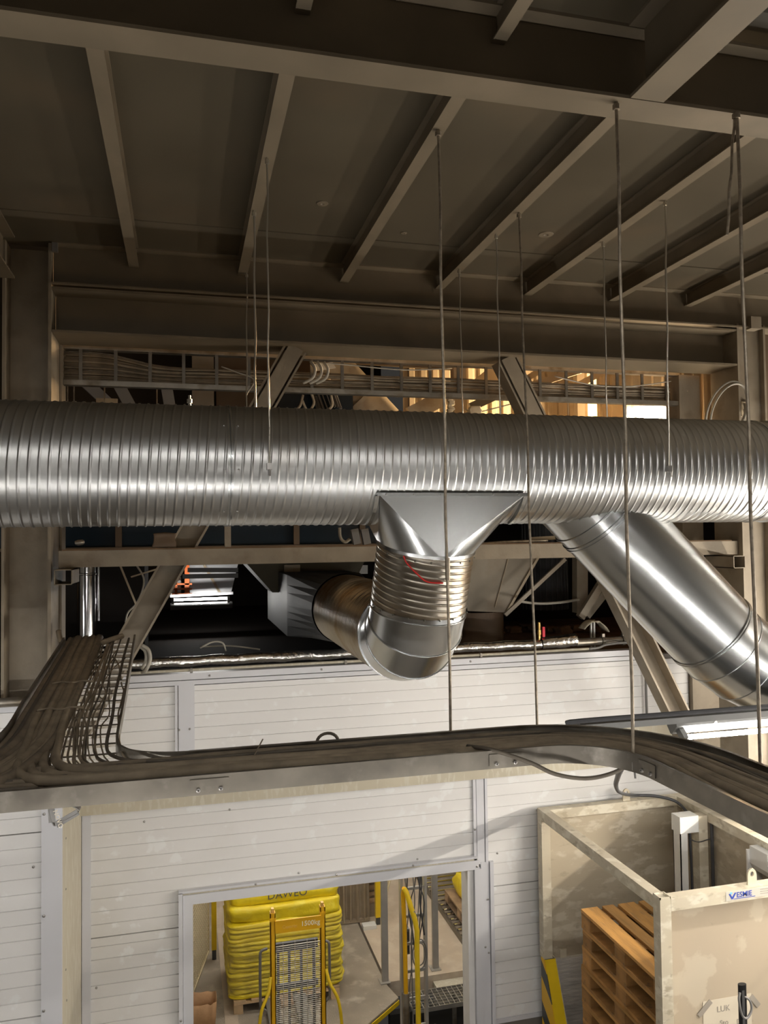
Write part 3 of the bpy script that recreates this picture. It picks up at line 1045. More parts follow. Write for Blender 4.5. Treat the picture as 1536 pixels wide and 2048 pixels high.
def ribbon(pts, h, t, lip=0):
    mb = MB()
    P = spline(pts, 5)
    vs = []
    for i, p in enumerate(P):
        tg = (P[min(i + 1, len(P) - 1)] - P[max(i - 1, 0)])
        tg.z = 0
        tg.normalize()
        nv = V((-tg.y, tg.x, 0))
        vs += [p, p + nv * t, p + nv * t + V((0, 0, h)), p + V((0, 0, h))]
    mb.add(vs, [(i * 4 + k, i * 4 + (k + 1) % 4, i * 4 + 4 + (k + 1) % 4, i * 4 + 4 + k) for i in range(len(P) - 1) for k in range(4)] +
           [(0, 1, 2, 3), (len(vs) - 1, len(vs) - 2, len(vs) - 3, len(vs) - 4)])
    return mb


obj('branch_rail', ribbon(pts, .058, .012), 'galv_old', lad, smooth=True)
pts = [V((-1.5, 3.343, 4.085)), V((-1.15, 3.36, 4.085)), V((-.98, 3.43, 4.085)), V((-.86, 3.55, 4.09))] + [br_pt(0, v) for v in (.12, .35, .6, .85, 1)]
obj('branch_rail', ribbon(pts, .058, .012), 'galv_old', lad, smooth=True)
for i in range(17):
    v = .01 + i * .0615
    obj('branch_rung', MB().bar(br_pt(.02, v), br_pt(.98, v), .03, .012), 'galv_old', lad)
obj('branch_rung', MB().bar((-.95, 3.42, 4.088), (-.16, 3.42, 4.088), .03, .012), 'galv_old', lad)
GC = 'dusty cables lying in the lower cable ladder'
LC = 'dusty brown cable lying among others in the lower cable ladder'


def cable(pts, r, m_, label, group, k=5, n=6, name='power_cable'):
    return obj(name, MB().tube(spline(pts, k), r, n), m_, smooth=2, label=label, cat='cable', group=group, base=pts[0])


rnd = random.Random(3)
mats3 = ['cable', 'cable', 'cable_b', 'cable_c']


def main_path(o, s0, s1, z, wob, seed):
    pts = []
    s_ = s0
    while s_ <= s1:
        oo = o + wob * noise.noise(V((s_ * .8, seed, 0)))
        oo = min(.95, max(.05, oo))
        zz = z + .012 * noise.noise(V((s_ * 1.1, seed, 5)))
        p = tray_xy(oo, s_)
        pts.append(V((p.x, p.y, TZ + .012 + zz)))
        s_ += .22
    return pts


for i in range(26):                                       # running straight through, left to the bend and on
    o = .05 + .9 * (i + .5) / 26
    r = rnd.choice((.007, .008, .009, .011))
    cable(main_path(o, -.0, SMAX - .05, r + rnd.random() * .008, .10, i * 3.7), r, rnd.choice(mats3), LC, GC)
for i in range(13):                                       # second layer
    o = .12 + .76 * rnd.random()
    r = rnd.choice((.007, .009, .011))
    cable(main_path(o, rnd.choice((0, 0, 1.2, 2.0)), SMAX - .05, .026 + rnd.random() * .012, .22, 100 + i * 2.3), r, rnd.choice(mats3), LC, GC)
LT = 'dusty cable turning from the ladder branch into the main run'
GT = 'cables turning out of the ladder branch'
for i in range(15):                                       # from the branch, turning right into the main run
    u = .20 + (.50 * i / 11.0 if i < 12 else .48 + .1 * (i - 12))
    big = i in (0, 2, 4, 6)
    r = .019 if big else rnd.choice((.005, .006, .0075))
    o = .93 - .8 * (1 - u) - .04 * rnd.random()
    zz = .014 + r
    pts = [br_pt(u + .02 * rnd.uniform(-1, 1), v) + V((0, 0, zz + rnd.random() * .01)) for v in (1.02, .8, .6, .4, .22)]
    xr = br_pt(u, .1).x
    yo = 2.975 + .365 * o
    zt = TZ + .02 + r + rnd.random() * .02
    pts += [V((xr + .01, 3.62 + .12 * (1 - u), zt)), V((xr + .05, yo + .13 + .10 * (1 - o), zt)), V((xr + .16, yo + .035, zt)), V((xr + .36, yo, zt))]
    s_ = xr + .36 + 2.6 + .3
    pts += main_path(o, s_, SMAX - .05, .03 + rnd.random() * .01, .08, i + .5)
    cable(pts, r, 'cable_b' if big else rnd.choice(mats3), LT, GT, n=8 if big else 6)
LF = 'dusty cable turning from the ladder branch to the left run'
for i in range(9):
    u = .06 + .42 * i / 8
    r = rnd.choice((.012, .017, .020, .022))
    o = .95 - 1.5 * u - .05 * rnd.random()
    zz = .016 + r
    pts = [br_pt(u, v) + V((0, 0, zz)) for v in (1.02, .75, .5, .3)]
    yo = 2.975 + .365 * max(.1, o)
    xr = br_pt(u, .1).x
    zt = TZ + .03 + r
    pts += [V((xr - .02, 3.72, zt)), V((xr - .09, yo + .16, zt)), V((xr - .25, yo + .04, zt)), V((xr - .6, yo, zt)), V((xr - 1.4, yo, zt))]
    cable(pts, r, rnd.choice(mats3), LF, GT, n=8)
LN = 'thin tangled wire hanging through the open ladder rungs'
for i in range(11):
    v0 = .95 - rnd.random() * .25
    u = .5 + .42 * rnd.random()
    pts = []
    v = v0
    while v > .05:
        pts.append(br_pt(min(.96, max(.4, u)), v) + V((0, 0, .02 + .02 * rnd.random() - (.03 if rnd.random() < .2 else 0))))
        u += rnd.uniform(-.11, .11)
        v -= .10 + .05 * rnd.random()
    pts += [V((pts[-1].x + .08, 3.36, TZ + .03)), V((pts[-1].x + .3, 3.30, TZ + .04))]
    cable(pts, rnd.choice((.0028, .0035, .0045)), rnd.choice(('cable', 'cable_b')), LN, 'thin wires in the ladder branch', k=4, n=5)
# thick hose sagging from the column over the branch
cable([at(117, 1262, Y=5.6), at(122, 1280, Y=5.55), at(140, 1292, Y=5.5), at(165, 1298, Y=5.45), at(190, 1290, Y=5.4), at(225, 1278, Y=5.4), at(245, 1272, Y=5.45)],
      .017, 'cable_b', 'thick sagging hose from the column onto the ladder branch', None, n=10, name='hose')
for k, (a, b) in enumerate((((62, 1388), 'upper of two cable ties wound across the four thick branch cables'),
                            ((40, 1462), 'lower cable tie wound across the thick branch cables'))):
    v = .47 if k == 0 else .25
    pts = [br_pt(.18 + .11 * j, v + .012 * (j % 2)) + V((0, 0, .058)) for j in range(5)]
    cable(pts, .006, 'cable_b', b, None, name='tie_cable')
# loose cables
cable([at(935, 1492, Y=3.1), at(985, 1500, Y=2.98), at(1060, 1525, Y=2.93), at(1110, 1548, Y=2.90), at(1170, 1557, Y=2.88), at(1220, 1548, Y=2.85), at(1258, 1530, Y=2.83), at(1275, 1522, Y=2.84)],
      .0085, 'cable_c', 'dark cable sagging in a loop below the ladder bend', None, n=8, name='loose_cable')
cable([at(1243, 1535, Y=2.9), at(1236, 1552, Y=3.3), at(1232, 1572, Y=4.2), at(1240, 1585, Y=5.4), at(1262, 1590, Y=6.2), at(1310, 1592, Y=6.25), at(1350, 1602, Y=6.22), at(1372, 1622, Y=6.1), at(1380, 1640, Y=5.95), at(1381, 1660, Y=5.93)],
      .013, 'black_cable', 'grey cable dropping from ladder through the cage lug to the white post', None, n=8, name='loose_cable')
cable([at(508, 1512, Y=3.15), at(515, 1498, Y=3.15), at(526, 1478, Y=3.15)], .0025, 'cable', 'single wire end sticking up from the ladder', None, name='wire_end')
ht = thing('cable_loop', tuple(at(655, 1475, Y=3.35)), 'small half-round hoop standing on the far ladder rail', 'hoop')
c_ = at(655, 1483, Y=3.34)
obj('hoop', MB().tube([c_ + V((.045 * math.cos(t), 0, .035 * math.sin(t))) for t in [math.pi * i / 10 for i in range(11)]], .007, 6), 'cable_c', ht, smooth=True)
# printed strap hanging under the ladder
sp_ = thing('hanging_strap', tuple(at(120, 1610, Y=3.0)), 'printed grey strap hanging in a loop under the ladder', 'strap')
pts = [at(*p, Y=3.0) for p in ((101, 1606), (100, 1622), (107, 1648), (112, 1652), (130, 1640), (158, 1623), (152, 1612), (128, 1604))]
P = spline(pts, 4)
mb = MB()
vs = []
for i, p in enumerate(P):
    t = i / (len(P) - 1)
    yv = V((.006 * math.sin(t * 9), .018, .006 * math.cos(t * 7)))
    vs += [p - yv * .6, p + yv * .6, p + yv * .6 + V((.002, 0, .002)), p - yv * .6 + V((.002, 0, .002))]
mb.add(vs, [(i * 4 + k, i * 4 + (k + 1) % 4, i * 4 + 4 + (k + 1) % 4, i * 4 + 4 + k) for i in range(len(P) - 1) for k in range(4)])
so = obj('band', mb, 'mid_grey', sp_)
mb = MB()
for px0, px1 in (((102, 1606), (104, 1645)), ((112, 1650), (156, 1624))):
    a, b = at(*px0, Y=2.992), at(*px1, Y=2.992)
    mb.bar(a, b, .022, .003, up=(0, 1, 0))
obj('flat_side', mb, 'mid_grey', sp_)
STRAP = sp_

# upper cable ladder on edge under the girder
ul = thing('cable_ladder', (1.6, 5.98, 6.1), 'cable ladder mounted on edge under the girder, full of cables', 'cable ladder')
UY = 5.98
for z0, z1 in ((6.125, 6.162), (6.385, 6.41)):
    obj('side_rail', MB().box(-.83, 4.20, UY - .015, UY + .05, z0, z1), 'galv_old', ul)
for i in range(21):
    x = -.72 + i * .239
    o = obj('rung', MB().box(x, x + .024, UY - .012, UY, 6.15, 6.40), 'rod_zinc' if i < 0 else 'galv_rail', ul)
LU = 'dusty cable strapped along the upper ladder under the girder'
GU = 'cables in the upper cable ladder'
for i in range(15):
    r = rnd.choice((.007, .009, .011))
    zend = 6.175 + .008 * i
    zl = 6.172 + .0145 * i
    pts = []
    x = -.84
    while x < 4.22:
        t = min(1, max(0, (x + .62) / .55))
        t = t * t * (3 - 2 * t)
        zz = zl * (1 - t) + zend * t + .016 * noise.noise(V((x * 1.3, i * 2.2, 0))) * t
        pts.append(V((x, UY + .012 + r + .012 * (i % 3) + .006 * noise.noise(V((x * 1.5, i, 3))), max(6.17, zz))))
        x += .16
    cable(pts, r, rnd.choice(('cable_b', 'cable_b', 'cable', 'rod')), LU, GU, k=3)
for pts, lab in (([(x, UY - .03, z) for x, z in ((.95, 6.36), (1.25, 6.35), (1.7, 6.33), (2.1, 6.36))], 'loose thin cable looping high along the upper ladder'),
                 ([(x, UY - .03, z) for x, z in ((3.0, 6.33), (3.35, 6.27), (3.7, 6.27), (4.1, 6.33))], 'sagging thin cable near the bright end of the upper ladder'),
                 ([(x, UY - .06, z) for x, z in ((.28, 6.29), (.40, 6.25), (.52, 6.2), (.47, 6.10), (.46, 6.07))], 'stray wire end poking out of the upper ladder')):
    cable(pts, .005, 'cable_light', lab, None, name='loose_cable')
for i in range(3):
    cc_ = V((1.05 - .05 * i, UY - .05, 6.36))
    cable([cc_, cc_ + V((.03, -.02, -.06)), cc_ + V((.01, -.02, -.13)), cc_ + V((-.06, 0, -.17))], .012, 'cable_light',
          'pale looped cable end beside the left brace head', 'looped cable ends by the brace head')
# coil hanging on the right column
for k, (rx, rz, dx) in enumerate(((.20, .25, 0), (.18, .23, .02))):
    pts = []
    for i in range(22):
        t = -.4 + i / 21 * (2 * math.pi + .3)
        pts.append(V((4.30 + dx + rx * math.cos(t) * .9 + .08 * math.sin(t), 5.50 - .01 * k, 6.0 + rz * math.sin(t))))
    pts.append(V((4.52, 5.56, 6.03 + .05 * k)))
    cable(pts, .009, 'cable_light', ('outer' if k == 0 else 'inner') + ' ring of pale cable coil hanging by the column on the right', None, k=2, name='cable_coil')

# ================================================================== PIPES on the white wall
fp = thing('foil_pipe', (1.9, 6.56, 3.9), 'foil-wrapped insulated pipe lying along the white wall top', 'pipe')
pts = [V((-.6 + .1 * i, 6.56, 4.03 + .004 * math.sin(i * 1.7))) for i in range(int((3.45 + .6) / .1) + 1)]
obj('foil_wrap', MB().tube(pts, [.044 + .003 * math.sin(i * 2.3) for i in range(len(pts))], 20), 'foil', fp, smooth=True)
obj('wrap_end', MB().lathe([(0, .052), (.1, .056), (.2, .054), (.30, .062), (.34, .060), (.35, .045)], (3.12, 6.56, 4.035), (1, 0, .05), 20), 'foil', fp, smooth=True)
obj('bare_pipe', MB().tube([(3.4, 6.56, 4.03), (4.9, 6.56, 4.03)], .036, 18), 'galv_old', fp, smooth=True)
for x in (3.72, 3.93):
    obj('clamp', MB().lathe([(0, .046), (.03, .046)], (x, 6.56, 4.03), (1, 0, 0), 18, caps=True), 'galv_rail', fp, smooth=True)
    obj('clamp_lug', MB().box(x + .005, x + .03, 6.54, 6.57, 4.07, 4.10), 'galv_rail', fp)
sp2 = thing('thin_pipe', (1.6, 6.50, 3.95), 'thin pale conduit running in front of the foil pipe', 'pipe')
obj('conduit', MB().tube(spline([(-.5, 6.485, 3.972), (1, 6.485, 3.976), (2.4, 6.485, 3.974), (3.55, 6.485, 3.978)], 4), .012, 10), 'beige_trim', sp2, smooth=True)
for x in (.05, 1.3, 2.5):
    obj('saddle_clip', MB().box(x, x + .02, 6.465, 6.5, 3.956, 3.99), 'galv_rail', sp2)
cable([(3.55, 6.485, 3.978), (3.65, 6.48, 3.985), (3.72, 6.47, 4.01), (3.9, 6.47, 4.02), (4.0, 6.46, 4.0), (4.06, 6.43, 3.94), (4.075, 6.41, 3.8), (4.08, 6.41, 3.5), (4.085, 6.41, 3.2)],
      .012, 'mid_grey', 'dark conduit dropping down the white wall beside the brace', None, n=10, name='conduit')
cable([at(283, 1290, Y=6.2), at(297, 1300, Y=6.2), at(300, 1320, Y=6.2), at(292, 1340, Y=6.2), at(285, 1345, Y=6.3)], .014, 'cable_light', 'outer pale cable loop hooked round the brace foot', None, n=8, name='cable_loop')
cable([at(278, 1292, Y=6.22), at(290, 1302, Y=6.22), at(292, 1320, Y=6.22), at(284, 1338, Y=6.25)], .012, 'cable_light', 'inner pale cable loop hooked round the brace foot', None, n=8, name='cable_loop')
cable([at(400, 1296, Y=6.7), at(425, 1284, Y=6.7), at(445, 1286, Y=6.7), at(452, 1302, Y=6.7)], .008, 'cable_light', 'pale cable hump behind the foil pipe', None, name='loose_cable')
cable([at(400, 1294, Y=6.9), at(460, 1292, Y=6.9), at(520, 1299, Y=6.9)], .008, 'cable_light', 'pale cable lying flat on the dark deck', None, name='loose_cable')
vv = thing('ball_valve', tuple(at(1083, 1278, Y=6.56)), 'small brass valve with red lever on the foil pipe', 'valve')
b_ = at(1083, 1280, Y=6.56)
obj('stem', MB().lathe([(0, .012), (.05, .012), (.05, .018), (.09, .018), (.09, .012), (.16, .012)], b_ - V((0.02, 0, 0)), (0, 0, 1), 12, caps=True), 'brass', vv, smooth=True)
obj('lever', MB().box(b_.x, b_.x + .022, 6.53, 6.545, b_.z + .03, b_.z + .12), 'red', vv)

# ================================================================== LAMPS
def luminaire(label, x0, x1, y, z, group='fluorescent tube lamps of the hall', face=(0, 0, -1), p0=None, p1=None, glow='tube_glow'):
    """batten lamp from p0 to p1; the bare tube sits on the side the vector face points to"""
    p0 = V(p0) if p0 else V((x0, y, z))
    p1 = V(p1) if p1 else V((x1, y, z))
    fv = V(face)
    d = (p1 - p0).normalized()
    sd = d.cross(fv)
    L_ = (p1 - p0).length
    t = thing('tube_lamp', tuple((p0 + p1) / 2), label, 'lamp', group)
    k = p0 - fv * .062
    mb = MB().extr([(-.036, .05), (-.045, .0), (-.036, -.012), (.036, -.012), (.045, 0), (.036, .05)], k, k + d * L_, up=tuple(-fv))
    obj('housing', mb, 'lamp_body', t)
    obj('tube', MB().lathe([(0, .014), (L_ - .08, .014)], p0 + d * .04, d, 8), glow, t, smooth=True)
    for a in (.02, L_ - .05):
        q = p0 + d * a
        obj('lamp_holder', MB().bar(q - fv * .025, q + d * .03 - fv * .025, .04, .078, up=tuple(-fv)), 'lamp_body', t)
    for a in (.25, L_ / 2, L_ - .25):
        q = p0 + d * a - fv * .052
        obj('bolt', MB().lathe([(.04, .008), (.052, .006)], q, sd if sd.y < 0 else -sd, 8, caps=True), 'screw', t)
    return t


LZ = 3.865
luminaire('lit fluorescent lamp at the right edge behind the cable ladder', 2.68, 4.18, 3.9, LZ, face=(0, -.75, -.66))
lt = thing('lamp_track', (3, 3.9, LZ + .1), 'flat galvanised track carrying the fluorescent lamp and its cable', 'track')
obj('track', MB().box(2.05, 6.0, 3.83, 3.97, LZ + .097, LZ + .13), 'lamp_body', lt)
obj('track_cable', MB().tube(spline([(1.98, 3.86, LZ + .135), (2.05, 3.84, LZ + .15), (2.8, 3.84, LZ + .15), (3.6, 3.84, LZ + .152), (6, 3.84, LZ + .15)], 4), .014, 8), 'black_cable', lt, smooth=True)
luminaire('second lit fluorescent lamp on the same track', 4.25, 5.75, 3.9, LZ, face=(0, -.75, -.66))
for x, l in ((-2.6, 'first'), (-.9, 'second'), (.8, 'third'), (2.5, 'fourth'), (4.2, 'fifth')):
    luminaire('%s lit fluorescent lamp of the low row under the viewpoint' % l, x, x + 1.5, 1.9, 3.3, face=(0, .6, -.8))
for x, l in ((-2.3, 'first'), (-.6, 'second'), (1.1, 'third')):
    hl = luminaire('%s lit fluorescent lamp hung high over the viewpoint' % l, x, x + 1.5, .1, 6.35)
    obj('cutoff_hood', MB().box(x, x + 1.5, -.01, .0, 6.343, 6.41).box(x, x + 1.5, .2, .21, 6.343, 6.41).box(x, x + 1.5, .0, .2, 6.40, 6.41)
        .box(x - .01, x, -.01, .21, 6.343, 6.41).box(x + 1.5, x + 1.51, -.01, .21, 6.343, 6.41), 'lamp_body', hl)  # hood added to keep the light of these tubes off the beam webs
for x, l in ((-3.0, 'first'), (0.2, 'second'), (3.4, 'third')):  # added lamps out of view, brighten the rear wall that the ducts mirror
    luminaire('%s unseen lamp added to light the rear hall wall' % l, x, x + 1.5, -3.6, 4.0, face=(0, -.6, -.8))
luminaire('lit fluorescent lamp hanging level with the ladder beyond the picture edge', -3.3, -1.8, 3.1, 4.05, face=(0, .95, .3))
for x_, z_, w_ in ((6.6, 4.3, 'high'), (5.25, 3.2, 'low')):
    for y, l in ((2.2, 'nearer'), (3.75, 'farther')):
        luminaire('%s lit fluorescent lamp of the %s side aisle row' % (l, w_), 0, 0, 0, 0, face=(-.8, 0, .6), p0=(x_, y, z_), p1=(x_, y + 1.4, z_), glow='tube_strong')

# ================================================================== PALLET CAGE (right, below)
CX0, CX1, CY0, CY1, CZ = 2.965, 4.37, 4.555, 6.37, 2.650
T = .08
cg = thing('pallet_cage', ((CX0 + CX1) / 2, (CY0 + CY1) / 2, FLOOR), 'scuffed beige steel cage open at the side, holding wooden pallets', 'cage')
obj('post', MB().box(CX0, CX0 + T, CY0, CY0 + T, FLOOR, CZ), 'cage', cg)
obj('post', MB().box(CX0, CX0 + T, CY1 - T, CY1, 1.40, CZ), 'cage', cg)
obj('post', MB().box(CX1 - T, CX1, CY1 - T, CY1, FLOOR, CZ), 'cage', cg)
obj('post', MB().box(CX1 - T, CX1, CY0, CY0 + T, FLOOR, CZ), 'cage', cg)
obj('top_rail', MB().box(CX0, CX0 + T, CY0 + T + .001, CY1 - T - .001, CZ - T, CZ), 'cage', cg)
obj('top_rail', MB().box(CX1 - T, CX1, CY0 + T + .001, CY1 - T - .001, CZ - T, CZ), 'cage', cg)
obj('top_rail', MB().box(CX0 + T + .001, CX1 - T - .001, CY0, CY0 + T, CZ - T, CZ), 'cage', cg)
obj('top_rail', MB().box(CX0 + T + .001, CX1 - T - .001, CY1 - T, CY1, CZ - T, CZ), 'cage', cg)
# open end of the front post
mb = MB()
for a, b, c, d in ((0, T, 0, .006), (0, T, T - .006, T), (0, .006, 0, T), (T - .006, T, 0, T)):
    mb.box(CX0 + a, CX0 + b, CY0 + c, CY0 + d, CZ, CZ + .014)
obj('post_rim', mb, 'cage', cg)
obj('front_panel', MB().box(CX0 + T, CX1 - T, CY0 + .092, CY0 + .10, .5, CZ - .02), 'cage_front', cg)
obj('back_panel', MB().box(CX0 + T, CX1 - T, CY1 - .03, CY1 - .02, 1.37, CZ - T), 'cage_panel', cg)
obj('side_panel', MB().box(CX1 - .03, CX1 - .02, CY0 + T, CY1 - T, .5, CZ - T), 'cage_panel', cg)
obj('wrapped_panel', MB().box(CX0 + .09, CX1 - T, CY1 - .06, CY1 - .03, .72, 1.37), 'wrap', cg)
obj('lower_panel', MB().box(CX0 + .10, CX1 - T, CY1 - .05, CY1 - .02, FLOOR, .72), 'brown_box', cg)
obj('panel_latch', MB().box(CX0 + .17, CX0 + .23, CY1 - .045, CY1 - .03, 1.36, 1.44), 'cage', cg)
# flared striped guard below the back post
mb = MB()
za, zb = 1.40, .2
mb.prism([(CX0 - .004, CY1 - .03, za), (CX0 - .004, CY1 - .09, za), (CX0 - .004, CY1 - .60, zb), (CX0 - .004, CY1 - .03, zb)], (.008, 0, 0))
obj('striped_guard', mb, 'hazard', cg)
mb = MB().add([(CX0, CY1 - .09, za), (CX0 + .10, CY1 - .09, za), (CX0 + .10, CY1 - .60, zb), (CX0, CY1 - .60, zb)], [(0, 1, 2, 3)])
obj('guard_front', mb, 'safety_yellow', cg)
mb = MB().prism([(CX0 + .10, CY1 - .03, za), (CX0 + .10, CY1 - .09, za), (CX0 + .10, CY1 - .60, zb), (CX0 + .10, CY1 - .03, zb)], (.006, 0, 0))
obj('guard_side', mb, 'cage', cg)


def lug(x, y, z):
    mb = MB()
    pr = [(-.035, 0), (-.035, .06)] + [(.035 * math.cos(t), .06 + .045 * math.sin(t)) for t in [math.pi * (1 - i / 8) for i in range(1, 8)]] + [(.035, .06), (.035, 0)]
    inner = [(.014 * math.cos(2 * math.pi * i / len(pr)), .07 + .016 * math.sin(2 * math.pi * i / len(pr))) for i in range(len(pr))]
    outer = pr
    # order inner to run alongside outer
    inner = sorted(inner, key=lambda q: -math.atan2(q[1] - .07, q[0]))
    k0 = min(range(len(inner)), key=lambda i: (inner[i][0] - outer[0][0]) ** 2 + (inner[i][1] - outer[0][1]) ** 2)
    inner = inner[k0:] + inner[:k0]
    n = len(outer)
    vs = [(x + dx, y, z + a) for dx in (0,) for a in (0,)][:0]
    for yy in (y - .006, y + .006):
        vs += [(x + a, yy, z + b) for a, b in outer] + [(x + a, yy, z + b) for a, b in inner]
    fs = []
    for i in range(n):
        j = (i + 1) % n
        fs += [(i, j, n + j, n + i), (2 * n + i, 3 * n + i, 3 * n + j, 2 * n + j), (i, 2 * n + i, 2 * n + j, j), (n + i, n + j, 3 * n + j, 3 * n + i)]
    return mb.add(vs, fs)


obj('lifting_lug', lug(3.69, CY0 + .04, CZ), 'cage', cg)
obj('lifting_lug', lug(3.80, CY1 - .05, CZ), 'cage', cg)
# maker's plate with lettering
pl_ = obj('maker_plate', MB().box(3.455, 3.93, CY0 - .002, CY0, 2.583, 2.643), 'sticker_base', cg, label='white maker plate with blue lettering')
mb = MB().prism([(3.475, CY0 - .003, 2.628), (3.497, CY0 - .003, 2.592), (3.508, CY0 - .003, 2.592), (3.535, CY0 - .003, 2.632), (3.522, CY0 - .003, 2.632), (3.502, CY0 - .003, 2.606), (3.488, CY0 - .003, 2.628)], (0, .001, 0))
obj('emblem', mb, 'sticker_blue', pl_)
mb = MB().prism([(3.482, CY0 - .003, 2.634), (3.494, CY0 - .003, 2.641), (3.506, CY0 - .003, 2.631), (3.495, CY0 - .003, 2.622)], (0, .001, 0))
obj('emblem', mb, 'sticker_cyan', pl_)
obj('underline', MB().box(3.512, 3.68, CY0 - .003, CY0 - .002, 2.590, 2.594), 'sticker_blue', pl_)


def letters(body, size, loc, rot, material, parent, offset=0.0):
    """lettering turned into a real mesh"""
    cu = bpy.data.curves.new('lettering', 'FONT')
    cu.body = body
    cu.size = size
    cu.extrude = .0006
    cu.offset = offset
    cu.resolution_u = 3
    t = bpy.data.objects.new('lettering_source', cu)
    C.objects.link(t)
    dg = bpy.context.evaluated_depsgraph_get()
    me = bpy.data.meshes.new_from_object(t.evaluated_get(dg))
    bpy.data.objects.remove(t)
    me.materials.clear()
    me.materials.append(MATS[material])
    o = bpy.data.objects.new('lettering', me)
    C.objects.link(o)
    o.parent = parent
    o.location = V(loc) - ORG[parent.name]
    o.rotation_euler = rot
    ORG[o.name] = V(loc)
    return o


R90 = (math.pi / 2, 0, 0)
letters('NOVO', .022, at(106, 1622, Y=2.986), (math.pi / 2, math.radians(72), 0), 'paper', STRAP)
letters('ESMIE', .048, (3.535, CY0 - .003, 2.600), R90, 'sticker_blue', pl_, .0006)
mb = MB()
for i in range(3):
    mb.box(3.72, 3.90 - .03 * i, CY0 - .003, CY0 - .002, 2.60 + .014 * i, 2.604 + .014 * i)
obj('small_print', mb, 'tape', pl_)
# taped paper notice
pp = thing('paper_notice', (3.51, CY0 + .08, 1.9), 'handwritten paper notice taped to the cage front', 'notice')
yb = CY0 + .090
obj('sheet', MB().box(3.325, 3.70, yb - .001, yb, 1.46, 1.905), 'paper', pp)
for a, b in ((at(1398, 2032, Y=yb - .004), at(1422, 2002, Y=yb - .004)), (at(1502, 1992, Y=yb - .004), at(1518, 2012, Y=yb - .004))):
    obj('tape_strip', MB().bar(a, b, .035, .002, up=(0, 1, 0)), 'tape', pp)
letters('LUK', .055, (3.43, yb - .002, 1.82), R90, 'tape', pp)
letters('Sto', .05, (3.45, yb - .002, 1.73), R90, 'tape', pp)
letters('D6', .045, (3.58, yb - .002, 1.72), R90, 'tape', pp)
# white posts inside the cage
wp = thing('sensor_post', (4.12, 5.9, FLOOR), 'white channel post standing inside the cage with a cable', 'post')
mb = MB()
mb.box(4.02, 4.028, 5.86, 5.96, .3, 2.63)
mb.box(4.02, 4.09, 5.952, 5.96, .3, 2.63)
mb.box(4.02, 4.09, 5.86, 5.868, .3, 2.63)
obj('channel', mb, 'white_enamel', wp)
obj('head_box', MB().box(4.014, 4.192, 5.85, 5.97, 2.50, 2.637), 'white_enamel', wp)
obj('back_post', MB().box(4.20, 4.285, 5.86, 5.95, .3, 2.625), 'cage', wp)
obj('post_cable', MB().tube(spline([(4.14, 5.9, 2.48), (4.15, 5.9, 2.0), (4.145, 5.9, 1.2)], 5), .011, 8), 'black_cable', wp, smooth=True)
obj('post_cable', MB().tube(spline([(4.31, 5.84, 2.6), (4.31, 5.84, 1.9), (4.31, 5.84, 1.2)], 3), .014, 8), 'black_cable', wp, smooth=True)
obj('tie_wire', MB().tube(spline([(4.10, 5.85, 2.45), (4.18, 5.845, 2.42), (4.27, 5.845, 2.43), (4.31, 5.83, 2.44)], 4), .004, 6), 'black_cable', wp, smooth=True)
wx = thing('sensor_box', (4.26, 5.18, 2.4), 'small white junction box on the cage side', 'box')
obj('backplate', MB().box(4.20, 4.33, 5.27, 5.285, 2.05, 2.57), 'white_enamel', wx)
obj('housing', MB().prism([(4.22, 5.08, 2.60), (4.33, 5.08, 2.60), (4.33, 5.08, 2.47), (4.30, 5.08, 2.42), (4.25, 5.08, 2.42), (4.22, 5.08, 2.47)], (0, .19, 0)), 'white_enamel', wx)
# black tiller handle in front
tl = thing('tiller_handle', (3.4, 4.25, 1.2), 'black oval tiller handle with a cable loop in front of the cage', 'handle')
p = at(1484, 1968, Y=4.25)
mb = MB()
prf = [(.028 * math.cos(t), .017 * math.sin(t)) for t in [2 * math.pi * i / 16 for i in range(16)]]
mb.extr(prf, (p.x, 4.25, p.z - 1.2), (p.x, 4.25, p.z), up=(0, 1, 0))
obj('shaft', mb, 'black', tl, smooth=True)
obj('shaft_groove', MB().box(p.x - .016, p.x + .002, 4.231, 4.234, p.z - 1.15, p.z - .03), 'dark_grey', tl)
obj('cable_loop', MB().tube(spline([at(1480, 1985, Y=4.22), at(1478, 2000, Y=4.21), at(1484, 2030, Y=4.21), at(1494, 2036, Y=4.21), at(1503, 2020, Y=4.22), at(1500, 2002, Y=4.23), at(1488, 1992, Y=4.24)], 5), .007, 8), 'mid_grey', tl, smooth=True)


# ---- wooden pallets
def pallet(base, w_, d_, label, group, long_y=True, mats=('wood', 'wood_side'), seed=0):
    """deck boards run along y (long side)"""
    rr = random.Random(seed)
    t = thing('wooden_pallet', base, label, 'pallet', group)
    x, y, z = base
    bw = [.145, .10, .145, .10, .145] if w_ < .9 else [.13, .10, .13, .10, .13, .10, .13]
    gap = (w_ - sum(bw)) / (len(bw) - 1)
    xx = x
    for b in bw:
        j = rr.uniform(-.006, .006)
        obj('deck_board', MB().box(xx, xx + b, y + j, y + d_ + j, z + .122, z + .144), mats[0], t)
        xx += b + gap
    for yy in (y, y + d_ / 2 - .0725, y + d_ - .145):
        obj('stringer_board', MB().box(x, x + w_, yy, yy + .145, z + .100, z + .1215), mats[1], t)
    for xx in (x, x + w_ / 2 - .0725, x + w_ - .10):
        bwid = .145 if abs(xx - (x + w_ / 2 - .0725)) < .01 else .10
        for yy in (y, y + d_ / 2 - .0725, y + d_ - .145):
            obj('block', MB().box(xx, xx + bwid, yy + .004, yy + .141, z + .0225, z + .0995), mats[1], t)
        obj('bottom_board', MB().box(xx, xx + bwid, y, y + d_, z, z + .022), mats[1], t)
    return t


